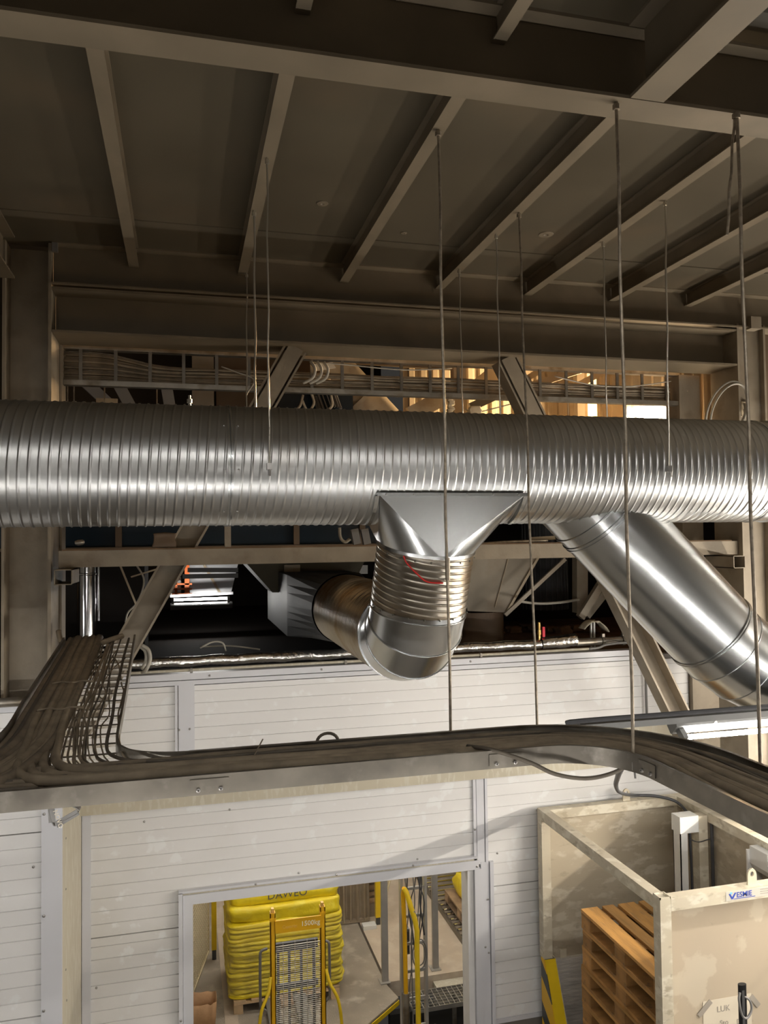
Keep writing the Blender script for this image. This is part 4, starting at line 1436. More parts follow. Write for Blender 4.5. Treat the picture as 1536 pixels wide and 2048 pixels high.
NP = 10
ptop = 2.02
names = ['topmost', 'second', 'third', 'fourth', 'fifth', 'sixth', 'seventh', 'eighth', 'ninth', 'lowest']
for i in range(NP):
    jx = random.uniform(-.012, .012)
    pallet((3.075 + jx, 4.68 + random.uniform(-.008, .012), ptop - .144 * (i + 1)), .8, 1.14,
           '%s wooden pallet of the stack in the beige cage%s' % (names[i], '' if i in (0, 9) else ', counted from the top'),
           'wooden pallets stacked in the cage', seed=i)
obj('pallet_plinth', MB().box(3.06, 3.9, 4.68, 5.85, FLOOR, ptop - .144 * NP), 'mid_grey', cg)

# ================================================================== SACK ROOM behind the door
rm = thing('floor', (1, 9, FLOOR), 'dusty chequer plate floor of the sack room', kind='structure')
poly = [(-1.5, 6.58), (-.2, 6.58), (1.9, 8.41), (2.345, 8.79), (2.27, 9.12), (2.27, 13.2), (-1.5, 13.2)]
obj('chequer_plate', MB().prism([(a, b, FLOOR - .02) for a, b in poly], (0, 0, .02)), 'plate', rm)
obj('edge_stripe', MB().prism([(.6, 7.27, FLOOR - .07), (1.9, 8.40, FLOOR - .07), (2.345, 8.78, FLOOR - .07), (2.345, 8.78, FLOOR - .021), (1.9, 8.40, FLOOR - .021), (.6, 7.27, FLOOR - .021)], (.006, -.007, 0)), 'safety_yellow', rm)
obj('slab', MB().box(2.30, 6.0, 9.12, 13.2, FLOOR - .18, FLOOR), 'slab', rm)
obj('slab_step', MB().box(2.86, 6.0, 8.98, 9.115, FLOOR - .3, FLOOR - .07), 'beige_trim', rm)
obj('cover_plate', MB().box(.42, .56, 6.6, 13.0, FLOOR, FLOOR + .004), 'slab', rm)
obj('pit_floor', MB().box(-1.5, 6, 6.58, 9.1, FLOOR - 1.3, FLOOR - 1.2), 'pit', rm)
obj('pit_side', MB().box(2.3, 6, 9.0, 9.1, FLOOR - 1.2, FLOOR - .31), 'pit', rm)
wr = thing('wall_room', (2, 13.2, FLOOR), 'beige rear walls of the sack room', kind='structure')
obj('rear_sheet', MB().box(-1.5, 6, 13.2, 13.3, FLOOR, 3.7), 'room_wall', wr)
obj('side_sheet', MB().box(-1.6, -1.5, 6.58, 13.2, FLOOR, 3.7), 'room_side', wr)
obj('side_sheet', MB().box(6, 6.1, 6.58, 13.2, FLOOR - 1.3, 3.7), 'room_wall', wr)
obj('ceiling_room', MB().box(-1.6, 6.1, 6.6, 13.3, 3.7, 3.79), 'room_wall', label='ceiling of the sack room', kind='structure')
for x, y, l in ((.2, 7.6, 'lit tube lamp inside the sack room above the stacker'), (2.4, 7.6, 'lit tube lamp inside the sack room above the grating'),
                (.6, 10.6, 'lit tube lamp inside the sack room behind the sacks'), (2.9, 10.6, 'lit tube lamp inside the sack room over the roller track'),
                (.3, 9.0, 'lit tube lamp inside the sack room over the yellow sacks'), (2.4, 9.0, 'lit tube lamp inside the sack room over the slab'), (1.2, 12.0, 'rearmost lit tube lamp of the sack room')):
    luminaire(l, x, x + 1.5, y, 3.3, 'tube lamps of the sack room')

# pallet of yellow sacks
SX0, SX1, SY0 = .46, 1.745, 8.95
pallet((SX0 + .06, SY0, FLOOR), 1.18, 1.0, 'pale wooden pallet carrying the yellow sacks', 'pallets in the sack room', mats=('wood_pale', 'wood_pale'), seed=31)


def sack(x0, x1, y0, y1, z0, z1, seed, amp=.022, na=72, nz=5):
    mb = MB()
    cx, cy = (x0 + x1) / 2, (y0 + y1) / 2
    hx, hy = (x1 - x0) / 2, (y1 - y0) / 2
    vs, fs = [], []
    lv = [(0, .90), (.12, .975), (.35, 1.0), (.65, 1.0), (.88, .975), (1, .90)]
    for f, sc in lv:
        for k in range(na):
            t = 2 * math.pi * k / na
            c, s = math.cos(t), math.sin(t)
            e = .18
            px_ = math.copysign(abs(c) ** e, c)
            py_ = math.copysign(abs(s) ** e, s)
            x, y = cx + hx * px_ * (sc * .5 + .5), cy + hy * py_ * (sc * .5 + .5)
            d = amp * 1.25 * noise.noise(V((x * 4.5, y * 4.5 + seed, f * 2 + seed))) + amp * .7 * noise.noise(V((x * 12, f * 3 + seed, y * 12)))
            dz = .018 * noise.noise(V((x * 3.2, seed * 1.7, y * 3.2)))
            nx, ny = x - cx, y - cy
            l_ = math.hypot(nx, ny)
            vs.append((x + nx / l_ * d, y + ny / l_ * d, z0 + (z1 - z0) * f + dz))
    n = len(lv)
    for i in range(n - 1):
        for k in range(na):
            fs.append((i * na + k, i * na + (k + 1) % na, (i + 1) * na + (k + 1) % na, (i + 1) * na + k))
    vs.append((cx, cy, z1 + .012))
    vs.append((cx, cy, z0))
    for k in range(na):
        fs.append(((n - 1) * na + k, (n - 1) * na + (k + 1) % na, n * na))
        fs.append(((k + 1) % na, k, n * na + 1))
    mb.add(vs, fs)
    return mb


z = FLOOR + .146
levels = []
rs = random.Random(11)
hs = [.046, .05, .042, .046, .05, .044, .048, .042, .05, .046, .044, .05, .046, .048, .046, .05, .052]
tops = ['lowest'] + ['%s from the bottom' % q for q in ('second', 'third', 'fourth', 'fifth', 'sixth', 'seventh', 'eighth', 'ninth', 'tenth', 'eleventh', 'twelfth', 'thirteenth', 'fourteenth', 'fifteenth', 'sixteenth', 'seventeenth')]
for i, h in enumerate(hs):
    j = rs.uniform(-.02, .02)
    obj('yellow_sack', sack(SX0 + .01 + j, SX1 + .01 + j, SY0 + .01 + rs.uniform(-.012, .012), SY0 + 1.0, z, z + h + .004, i * 7.3), 'sack_deep' if i < 13 else 'sack',
        smooth=2, label='folded yellow sack, %s of the wrapped stack' % tops[i], cat='sack', group='folded yellow sacks on the pale pallet')
    z += h
o = obj('yellow_sack', sack(SX0 + .0, SX1 - .0, SY0 + .03, SY0 + .98, z, z + .155, 301, .035), 'sack', smooth=2,
        label='bulging bright yellow sack with loose folds under the topmost one', cat='sack', group='folded yellow sacks on the pale pallet')
z += .155
o = obj('yellow_sack', sack(SX0 + .03, SX1 - .02, SY0 + .10, SY0 + .95, z, z + .14, 401, .02), 'sack', smooth=2,
        label='topmost bright yellow sack with grey printing', cat='sack', group='folded yellow sacks on the pale pallet')
letters('DAWEO', .12, (.90, SY0 + .075, z + .065), R90, 'ink', o)
fw = thing('stretch_film', (1.1, SY0 + .5, 0), 'clear stretch film wound round the yellow sacks', 'film')
mb = MB()
na = 96
vs = []
lv = [.0, .12, .24, .36, .48, .60, .68, .74]
for f in lv:
    for k in range(na):
        t = 2 * math.pi * k / na
        c, s_ = math.cos(t), math.sin(t)
        e = .17
        x = 1.11 + .68 * math.copysign(abs(c) ** e, c)
        y = SY0 + .505 + .535 * math.copysign(abs(s_) ** e, s_)
        d = .012 * noise.noise(V((x * 5, y * 5, f * 9)))
        vs.append((x + d * c, y + d * s_, .02 + f + .02 * noise.noise(V((x * 4, y * 4, f)))))
mb.add(vs, [(i * na + k, i * na + (k + 1) % na, (i + 1) * na + (k + 1) % na, (i + 1) * na + k) for i in range(len(lv) - 1) for k in range(na)])
obj('film_sheet', mb, 'film', fw, smooth=2)

# hand stacker
SYY = 7.8
sk = thing('pallet_stacker', (1.07, SYY, FLOOR), 'yellow hand pallet stacker with wire guard in front of the sacks', 'stacker')
XL, XR, ZT = .805, 1.345, 1.375
for x in (XL, XR - .05):
    mb = MB()
    mb.box(x, x + .05, SYY, SYY + .008, FLOOR + .05, ZT)
    mb.box(x, x + .008, SYY, SYY + .07, FLOOR + .05, ZT)
    mb.box(x + .042, x + .05, SYY, SYY + .07, FLOOR + .05, ZT)
    obj('mast_channel', mb, 'stacker', sk)
    obj('inner_mast', MB().box(x + .012, x + .038, SYY + .02, SYY + .06, FLOOR + .05, ZT + .035), 'pale_orange', sk)
    obj('mast_cap', MB().box(x - .004, x + .054, SYY - .004, SYY + .012, ZT - .075, ZT - .045), 'stacker', sk)
cb = obj('capacity_bar', MB().box(XL + .045, XR - .045, SYY - .014, SYY - .002, ZT - .19, ZT - .07), 'stacker', sk)
letters('1500kg', .065, (1.10, SYY - .016, ZT - .148), R90, 'white_ink', cb, .0006)
letters('Capacity:', .04, (.92, SYY - .016, ZT - .148), R90, 'pale_orange', cb)
GX0, GX1 = XL + .052, XR - .052
grd = obj('wire_guard', MB().box(GX0, GX1, SYY + .004, SYY + .010, ZT - .33, ZT - .322), 'mesh_wire', sk)
zz = ZT - .345
first = None
while zz > FLOOR + .12:
    if first is None:
        first = obj('wire', MB().tube([(GX0, SYY + .006, zz), (GX1, SYY + .006, zz)], .0028, 5), 'mesh_wire', grd)
        z0_ = zz
    else:
        copy_of(first, (0, 0, zz - z0_), grd)
    zz -= .0185
for x in (GX0 + .07, GX0 + .185, GX0 + .305, GX0 + .385):
    obj('wire', MB().tube([(x, SYY + .003, ZT - .29), (x, SYY + .003, FLOOR + .12)], .003, 5), 'mesh_wire', grd)
for s_, x in ((-1, XL), (1, XR)):
    pts = [(x, SYY - .01, .78), (x + s_ * .03, SYY - .06, .66), (x + s_ * .10, SYY - .10, .52), (x + s_ * .13, SYY - .12, .3), (x + s_ * .135, SYY - .12, .05), (x + s_ * .10, SYY - .1, -.08), (x, SYY - .02, -.1)]
    obj('push_handle', MB().tube(spline(pts, 5), .016, 10), 'safety_yellow', sk, smooth=True)
mb = MB()
for x in (GX0 + .04, GX0 + .15, GX0 + .27, GX1 - .04):
    mb.box(x - .012, x + .012, SYY + .16, SYY + .19, -.1, .95)
mb.box(GX0, GX1, SYY + .15, SYY + .19, .92, 1.0)
mb.box(GX0, GX1, SYY + .15, SYY + .19, .55, .60)
obj('fork_carriage', mb, 'dark_grey', sk)
for s_, x in ((-1, XL - .07), (1, XR + .06)):
    pts = [(x + s_ * -.06, SYY + .2, .95), (x, SYY + .2, .93), (x + s_ * .012, SYY + .2, .85), (x + s_ * .012, SYY + .2, .45), (x, SYY + .2, .38), (x - s_ * .05, SYY + .2, .34)]
    obj('back_frame', MB().tube(spline(pts, 4), .014, 8), 'mid_grey', sk, smooth=True)
obj('fork', MB().box(.86, 1.0, SYY + .2, SYY + 1.9, -.12, -.07), 'mid_grey', sk)
obj('fork', MB().box(1.17, 1.31, SYY + .2, SYY + 1.9, -.12, -.07), 'mid_grey', sk)
obj('base', MB().box(XL, XR, SYY, SYY + .3, FLOOR + .03, FLOOR + .12), 'stacker', sk)

# grey posts, vertical ladder, yellow guard rail
for p, w2, l in (((2.272, 9.14), .06, 'grey steel post standing at the chequer plate corner'),
                 ((2.93, 9.25), .055, 'dark grey steel post beside the concrete slab')):
    t = thing('steel_post', (p[0], p[1], FLOOR), l, 'post')
    mb = MB().box(p[0] - w2 / 2, p[0] + w2 / 2, p[1] - .02, p[1] + .03, FLOOR + .01, 3.3)
    obj('shaft', mb, 'post_grey', t)
    obj('edge_strip', MB().box(p[0] + w2 / 2, p[0] + w2 / 2 + .014, p[1] - .02, p[1] - .01, FLOOR + .01, 3.3), 'post_grey', t)
    obj('base_plate', MB().box(p[0] - .06, p[0] + .06, p[1] - .06, p[1] + .07, FLOOR, FLOOR + .01), 'post_grey', t)
vl = thing('vertical_cable_ladder', (2.13, 7.4, FLOOR - 1.2), 'upright grey cable ladder behind the yellow guard rail', 'cable ladder')
for x in (2.0, 2.24):
    obj('side_rail', MB().box(x, x + .026, 7.38, 7.44, FLOOR - 1.2, 3.2), 'post_grey', vl)
for zz in (1.62, 1.36, 1.10, .84, .58, .32, .06, -.2):
    obj('rung', MB().box(2.026, 2.24, 7.39, 7.41, zz, zz + .025), 'post_grey', vl)
for i in range(9):
    x = 2.05 + .02 * i
    pts = [(x, 7.36, 3.1), (x + rs.uniform(-.02, .02), 7.35, 2.2), (x + rs.uniform(-.03, .03), 7.34, 1.75), (x + rs.uniform(-.04, .04), 7.35, 1.5),
           (x + rs.uniform(-.04, .05), 7.36, 1.2 - .3 * rs.random()), (x + rs.uniform(-.02, .03), 7.37, .6), (x, 7.37, -.4)]
    if i % 3: pts = pts[:5]
    cable(pts, rs.choice((.005, .006, .008)), rs.choice(('mid_grey', 'black_cable', 'galv_dark')), 'grey cable hanging down the upright ladder in the doorway', 'cables on the upright ladder', k=4, name='hanging_cable')
for rr_, l in ((.10, 'larger coil of grey cable hung on the upright ladder'), (.075, 'smaller coil of grey cable hung on the upright ladder')):
    obj('cable_coil', MB().tube([(2.18 + rr_ * .7 * math.cos(t), 7.36, 1.02 + rr_ * 1.4 * math.sin(t)) for t in [2 * math.pi * i / 24 for i in range(24)]], .006, 6, closed=True), 'mid_grey', smooth=2,
        label=l, cat='cable')
sb = thing('switch_box', (2.07, 7.5, 1.0), 'small dark switch box behind the guard rail', 'box')
obj('housing', MB().box(2.03, 2.11, 7.46, 7.53, .98, 1.22), 'mid_grey', sb)
obj('face', MB().box(2.04, 2.10, 7.45, 7.46, 1.0, 1.1), 'dark_grey', sb)
obj('face', MB().box(2.04, 2.10, 7.45, 7.46, 1.12, 1.2), 'dark_grey', sb)
gy = thing('guard_rail', (2.06, 7.2, FLOOR - .5), 'bent yellow tubular guard rail in the doorway', 'guard rail')
pts = [at(837, 2048, Y=7.2) - V((0, 0, .6)), at(837, 2048, Y=7.2), at(834, 1900, Y=7.2), at(834, 1862, Y=7.2), at(830, 1840, Y=7.2), at(822, 1815, Y=7.22), at(813, 1785, Y=7.24), at(808, 1777, Y=7.26)]
obj('front_tube', MB().tube(pts, .024, 12), 'safety_yellow', gy, smooth=True)
pts = [at(808, 1777, Y=7.26), at(806, 1788, Y=7.3), at(809, 1850, Y=7.34), at(812, 1990, Y=7.36)]
obj('rear_tube', MB().tube(pts, .021, 12), 'stacker', gy, smooth=True)
a = at(812, 1990, Y=7.36)
obj('socket', MB().lathe([(0, .034), (.9, .034)], a - V((0, 0, .88)), (0, 0, 1), 12, caps=True), 'galv_old', gy, smooth=True)
b_ = at(828, 1828, Y=7.21)
obj('worn_band', MB().tube([at(824.5, 1822, Y=7.215), at(828, 1834, Y=7.21)], .0248, 12), 'galv', gy, smooth=True)

# steel grating tread
gt = thing('grating', (2.9, 8.7, FLOOR - .04), 'steel grating tread over the pit', 'grating')
gx0, gx1, gy0, gy1 = 2.44, 3.6, 8.52, 8.86
for y0 in (gy0, gy1 - .006):
    obj('border_bar', MB().box(gx0, gx1, y0, y0 + .006, FLOOR - .05, FLOOR), 'grate_zinc', gt)
f1 = None
for i in range(20):
    x = gx0 + i * .061
    if f1 is None:
        f1 = obj('bearing_bar', MB().box(x, x + .006, gy0 + .007, gy1 - .007, FLOOR - .035, FLOOR - .001), 'grate_zinc', gt)
    else:
        copy_of(f1, (i * .061, 0, 0), gt)
for i in range(5):
    y = gy0 + .055 + i * .056
    obj('cross_bar', MB().box(gx0, gx1, y, y + .005, FLOOR - .012, FLOOR), 'grate_zinc', gt)
for k, x in enumerate((2.55, 3.0, 3.45)):
    obj('leg', MB().box(x, x + .04, 8.80, 8.84, FLOOR - 1.2, FLOOR - .051), 'galv_old', gt)
for i, x in enumerate((2.36, 2.42, 2.62)):
    obj('pit_pipe', MB().tube([(x, 8.3, FLOOR - 1.2), (x, 8.3, FLOOR - .06)], .016, 8), 'galv_old', smooth=True,
        label=['leftmost', 'middle', 'rightmost'][i] + ' of three thin pipes rising from the pit', cat='pipe', group='pipes in the pit')

# mesh fences
def fence(name, p0, p1, z0, z1, label, pitch=.05, wire=.006, material='fence_wire', ):
    p0, p1 = V((*p0, 0)), V((*p1, 0))
    t = thing('mesh_fence', (p0.x, p0.y, FLOOR), label, 'fence')
    L = (p1 - p0).length
    mb = MB()
    n = int(L / pitch)
    for i in range(n + 1):
        p = p0.lerp(p1, i / n)
        mb.bar((p.x, p.y, z0), (p.x, p.y, z1), wire, wire, up=(0, 1, 0))
    zz = z0
    while zz < z1:
        mb.bar((p0.x, p0.y, zz), (p1.x, p1.y, zz), wire, wire)
        zz += pitch
    o = obj('wire_mesh', mb, material, t, kind='stuff')
    for a in (p0, p1):
        obj('upright', MB().box(a.x - .012, a.x + .012, a.y - .012, a.y + .012, z0, z1), material, t)
    obj('bottom_rail', MB().bar((p0.x, p0.y, z0), (p1.x, p1.y, z0), .025, .025), material, t)
    return t


fence('f', (.02, 9.15), (.29, 10.35), FLOOR + .03, 1.9, 'cream wire mesh fence panel seen just inside the door jamb')
t = thing('fence_post', (.355, 10.2, FLOOR), 'yellow fence post beside the sacks', 'post')
obj('shaft', MB().box(.325, .385, 10.17, 10.23, FLOOR + .12, 2.2), 'safety_yellow', t)
obj('foot', MB().box(.33, .38, 10.175, 10.225, FLOOR, FLOOR + .12), 'dark_grey', t)
fence('f', (2.62, 10.5), (3.05, 11.6), .1, 2.0, 'slanting wire mesh panel behind the grey corner post', .06, .006)
ct = thing('strip_curtain', (2.1, 10.62, FLOOR), 'brown mesh curtain hanging behind the yellow sacks', 'curtain')
mb = MB()
vs = []
nn = 60
for z_ in (FLOOR + .03, 2.2):
    for i in range(nn):
        vs.append((1.72 + .72 * i / (nn - 1), 10.62 + .03 * math.sin(i * .8), z_))
mb.add(vs, [(i, i + 1, nn + i + 1, nn + i) for i in range(nn - 1)])
obj('cloth', mb, 'curtain', ct, smooth=True)
obj('hem', MB().box(1.72, 2.44, 10.6, 10.64, FLOOR + .01, FLOOR + .05), 'curtain', ct)
t = thing('fence_post', (2.53, 10.5, FLOOR), 'yellow fence post behind the grey corner post', 'post')
obj('shaft', MB().box(2.495, 2.565, 10.47, 10.54, FLOOR + .1, 2.2), 'safety_yellow', t)
obj('foot', MB().box(2.505, 2.555, 10.48, 10.53, FLOOR, FLOOR + .1), 'dark_grey', t)
bx = thing('shelf_crate', (2.45, 10.7, FLOOR), 'slatted crate corner beside the rear fence post', 'crate')
for i in range(5):
    obj('slat', MB().box(2.45, 2.66, 10.70, 10.72, .0 + .09 * i, .06 + .09 * i), 'wood_grey', bx)
obj('crate_body', MB().box(2.45, 2.66, 10.73, 10.9, FLOOR, .5), 'curtain', bx)
obj('white_tray', MB().box(2.30, 2.48, 10.38, 10.5, FLOOR, FLOOR + .05), 'white_enamel', label='white tray on the floor by the rear fence post', cat='tray')

# brown paper sack
ps = thing('paper_sack', (.16, 9.1, FLOOR), 'open brown paper sack on the floor inside the door', 'paper sack')
mb = MB()
nn = 40
vs = []
for f, sx_ in ((0, .9), (.5, 1.0), (1, 1.05)):
    for k in range(nn):
        t = 2 * math.pi * k / nn
        e = .45
        x = .16 + .16 * sx_ * math.copysign(abs(math.cos(t)) ** e, math.cos(t))
        y = 8.75 + .12 * sx_ * math.copysign(abs(math.sin(t)) ** e, math.sin(t))
        zz = FLOOR + f * .34 + (f == 1) * .035 * noise.noise(V((x * 20, y * 20, 0)))
        vs.append((x, y, zz))
mb.add(vs, [(i * nn + k, i * nn + (k + 1) % nn, (i + 1) * nn + (k + 1) % nn, (i + 1) * nn + k) for i in range(2) for k in range(nn)] + [tuple(range(nn))])
sk_o = obj('bag', mb, 'paper_sack', ps, smooth=True)
md_ = sk_o.modifiers.new('thickness', 'SOLIDIFY')
md_.thickness = .004

# roller track, pallet and yellow sack at the far right
rt = thing('roller_track', (3.9, 10.7, FLOOR), 'steel roller track running back behind the concrete slab', 'conveyor')
f1 = None
q0_, q1_ = V((3.47, 9.5, 0)), V((3.47, 12.6, 0))
for i in range(22):
    p = q0_.lerp(q1_, i / 21)
    if f1 is None:
        f1 = obj('roller', MB().lathe([(0, .02), (0, .028), (.9, .028), (.9, .02)], (p.x, p.y, FLOOR + .05), (1, 0, 0), 10), 'chrome', rt, smooth=True)
        pz = p
    else:
        copy_of(f1, tuple(p - pz), rt)
obj('side_beam', MB().bar((3.45, 9.4, FLOOR + .03), (3.45, 12.7, FLOOR + .03), .03, .06), 'galv_rail', rt)
for zz, y in ((.55, 12.5), (.85, 12.6)):
    obj('cross_pipe', MB().tube([(2.9, y, zz), (5.2, y, zz)], .035, 10), 'galv', rt, smooth=True)
pallet((3.56, 9.55, FLOOR + .085), .8, 1.2, 'weathered wooden pallet riding on the roller track', 'pallets in the sack room', mats=('wood_grey', 'wood_grey'), seed=77)
ys = thing('big_bag', (4.1, 10.3, FLOOR + .23), 'tall yellow bulk bag on the weathered pallet at the door edge', 'bag')
obj('body', sack(3.74, 4.45, 9.85, 10.75, FLOOR + .30, 1.9, 55, .05, na=64), 'sack', ys, smooth=2)
obj('skirt', sack(3.66, 4.40, 9.75, 10.7, FLOOR + .232, .30, 91, .06, na=48), 'sack', ys, smooth=2)

# ================================================================== PLANT BEHIND THE STEEL FRAME
def bar_px(name, label, cat, a, b, Y, w_, h, m_, Y2=None, group=None):
    p, q = at(*a, Y=Y), at(*b, Y=Y2 or Y)
    return obj(name, MB().bar(p, q, w_, h, up=(0, 1, 0)), m_, label=label, cat=cat, group=group, base=(p + q) / 2)


# blue tank with stiffeners
bt_ = thing('blue_tank', (.3, 7.4, 3.9), 'dark blue steel tank behind the frame rail', 'tank')
obj('shell', MB().box(-1.6, 1.95, 7.0, 8.6, 4.955, 5.75), 'blue_tank', bt_)
for x in (-.55, .95, 1.55):
    obj('stiffener', MB().box(x, x + .05, 6.95, 6.999, 4.955, 5.75), 'brown_box', bt_)
obj('sill', MB().box(-1.6, 1.95, 6.94, 7.0, 4.93, 4.954), 'brown_box', bt_)
for x in (-1.5, 1.8):
    obj('leg', MB().box(x, x + .08, 7.3, 7.38, 3.9, 4.954), 'dark_hall', bt_)
obj('dark_filler_box', MB().box(-1.55, -.35, 7.7, 8.5, 3.9, 4.93), 'dark_hall', label='black box added to keep the gap under the blue tank dark', cat='machine')  # made-up box, stands in for the blackness of the unlit gap
# dirty bag on the rail
mb = sack(at(305, 1090, Y=5.66).x, at(355, 1090, Y=5.66).x, 5.61, 5.71, 4.953, 5.05, 17, .02, na=36)
obj('plastic_bag', mb, 'brown_box', smooth=2, label='crumpled brown plastic bag lying on the frame rail', cat='bag')
obj('small_bolt', MB().lathe([(0, .012), (.02, .02), (.05, .018), (.06, .01)], at(150, 1086, Y=5.65), (1, 0, .1), 10, caps=True), 'galv_old', label='small steel bolt lying on the frame rail', cat='bolt', smooth=True)
# shiny vertical flue
fl = thing('flue_pipe', tuple(at(175, 1240, Y=6.9)), 'shiny vertical steel flue left of the brace', 'pipe')
p = at(175, 1132, Y=6.9)
q = at(173, 1240, Y=6.9)
obj('pipe', MB().lathe([(0, .075), (1.0, .075)], (q.x, 6.9, 3.9), (0, 0, 1), 32), 'chrome', fl, smooth=True)
zt = at(175, 1148, Y=6.9).z
obj('collar', MB().lathe([(-.01, .075), (-.006, .081), (.006, .081), (.01, .075)], (q.x, 6.9, zt), (0, 0, 1), 32), 'chrome', fl, smooth=True)
obj('side_conduit', MB().tube([(q.x + .095, 6.9, 4.35), (q.x + .095, 6.9, 4.82)], .01, 8), 'chrome', fl, smooth=True)
# thin stays
bar_px('stay_rod', 'thin diagonal stay rod left of the brace', 'rod', (240, 1130), (276, 1218), 6.6, .014, .014, 'beige_mach')
cable([at(273, 1130, Y=6.6), at(287, 1155, Y=6.6), at(285, 1180, Y=6.6), at(272, 1208, Y=6.6), at(256, 1225, Y=6.6), at(251, 1245, Y=6.6)], .008, 'cable_light', 'thin wavy cable hanging left of the brace', None, name='loose_cable')
bar_px('stay_rod', 'short level stay rod meeting the brace', 'rod', (262, 1154), (328, 1134), 6.5, .012, .012, 'beige_mach')
# far lamp and what it lights
p0, p1 = at(338, 1200, Y=9.3), at(462, 1196, Y=9.3)
luminaire('far lit tube lamp glowing low between brace and branch duct', p0.x, p1.x, 9.3, p0.z, 'tube lamps deep in the plant', face=(-.25, -.2, .947))
sh = thing('grey_hood', tuple(at(425, 1170, Y=9.8)), 'grey sheet-metal hood behind the far lamp', 'hood')
mb = MB().prism([at(380, 1190, Y=9.9), at(462, 1186, Y=9.9), at(478, 1120, Y=9.9), at(378, 1120, Y=9.9)], (0, .02, 0))
obj('sheet', mb, 'grey_sheet', sh)
obj('seam_bar', MB().bar(at(408, 1130, Y=9.88), at(440, 1186, Y=9.88), .03, .02, up=(0, 1, 0)), 'beige_mach', sh)
obj('ledge', MB().bar(at(340, 1192, Y=9.5), at(466, 1186, Y=9.5), .03, .06, up=(0, 1, 0)), 'grey_sheet', sh)
bar_px('cross_tube', 'upper dark level tube before the grey hood', 'tube', (375, 1140), (476, 1140), 9.2, .05, .05, 'mid_grey', group='dark level tubes')
bar_px('cross_tube', 'lower dark level tube before the grey hood', 'tube', (365, 1153), (476, 1151), 9.2, .05, .04, 'mid_grey', group='dark level tubes')
og = thing('orange_frame', tuple(at(370, 1190, Y=9.7)), 'orange steel frame lit by the far lamp', 'frame')
obj('upright', MB().bar(at(374, 1122, Y=9.75), at(374, 1190, Y=9.75), .055, .05, up=(0, 1, 0)), 'orange', og)
obj('upright', MB().bar(at(352, 1150, Y=9.75), at(352, 1190, Y=9.75), .03, .05, up=(0, 1, 0)), 'orange', og)
for y_ in (1168, 1178, 1188):
    obj('bar', MB().bar(at(344, y_, Y=9.74), at(384, y_, Y=9.74), .02, .03, up=(0, 1, 0)), 'orange', og)
obj('back_sheet', MB().bar(at(352, 1155, Y=9.9), at(352, 1190, Y=9.9), .12, .01, up=(0, 1, 0)), 'white_enamel', og)
# yellowish cone hopper behind transition
hp = thing('yellow_hopper', tuple(at(600, 1170, Y=8.0)), 'dim olive hopper behind the grey transition', 'hopper')
a, b, c, d = at(478, 1110, Y=7.6), at(735, 1110, Y=7.6), at(700, 1185, Y=7.6), at(545, 1185, Y=7.6)
mb = MB().add([a, b, c, d, a + V((0, .9, 0)), b + V((0, .9, 0)), c + V((0, .6, 0)), d + V((0, .6, 0))], [(0, 1, 2, 3), (4, 7, 6, 5), (0, 4, 5, 1), (1, 5, 6, 2), (2, 6, 7, 3), (3, 7, 4, 0)])
obj('bin', mb, 'olive_bin', hp)
a_, b_ = at(568, 1130, Y=7.58), at(600, 1172, Y=7.58)
obj('side_plate', MB().box(a_.x, b_.x, 7.56, 7.59, b_.z, a_.z), 'hopper', hp)
# pale gap beside branch
bar_px('lit_plate', 'small bright sheet glimpsed above the branch duct', 'sheet', (716, 1139), (735, 1139), 9.0, .10, .02, 'white_enamel')
# beige cone hopper
ch = thing('cone_hopper', tuple(at(1000, 1230, Y=7.6)), 'beige conical hopper between branch duct and smooth duct', 'hopper')
a, b, c, d = at(930, 1108, Y=7.3), at(1079, 1108, Y=7.3), at(1012, 1225, Y=7.3), at(935, 1222, Y=7.3)
bk = V((0, .9, 0))
mb = MB().add([a, b, c, d, a + bk, b + bk, c + bk * .5, d + bk * .5], [(0, 1, 2, 3), (4, 7, 6, 5), (0, 4, 5, 1), (1, 5, 6, 2), (2, 6, 7, 3), (3, 7, 4, 0)])
obj('bin', mb, 'hopper', ch)
obj('edge_flange', MB().bar(b + V((0, -.01, 0)), c + V((0, -.01, 0)), .025, .02, up=(0, 1, 0)), 'beige_mach', ch)
obj('seam', MB().bar(at(1018, 1112, Y=7.29), at(990, 1215, Y=7.29), .008, .008, up=(0, 1, 0)), 'beige_mach', ch)
obj('outlet', MB().lathe([(0, .26), (.3, .26)], (c + d) / 2 + V((0, .25, -.31)), (0, 0, 1), 24), 'brown_box', ch, smooth=True)
rb = thing('dark_cylinder', tuple(at(1090, 1215, Y=8.6)), 'dark shiny upright cylinder behind the thin stay', 'cylinder')
p = at(1092, 1200, Y=8.6)
obj('shell', MB().lathe([(0, .24), (1.3, .24)], (p.x, 8.6, p.z - .1), (0, 0, 1), 32, caps=True), 'galv_dark', rb, smooth=True)
f1 = None
for k in range(14):
    t = math.pi + math.pi * k / 13
    obj('cage_bar', MB().tube([(p.x - .02 + .27 * math.cos(t), 8.6 + .27 * math.sin(t), p.z - .1), (p.x - .02 + .27 * math.cos(t), 8.6 + .27 * math.sin(t), p.z + 1.2)], .009, 6), 'galv_dark', rb)
bar_px('stay_rod', 'rusty diagonal strut crossing before the dark cylinder', 'rod', (1010, 1230), (1130, 1118), 7.0, .035, .03, 'hopper')
cable([at(1035, 1202, Y=7.1), at(1075, 1207, Y=7.1), at(1120, 1205, Y=7.1), at(1158, 1199, Y=7.1)], .013, 'cable_light', 'pale hose sagging before the dark cylinder', None, n=8, name='hose')
bar_px('strut_post', 'short brown upright right of the cone hopper', 'post', (1160, 1115), (1160, 1225), 7.2, .12, .1, 'hopper')
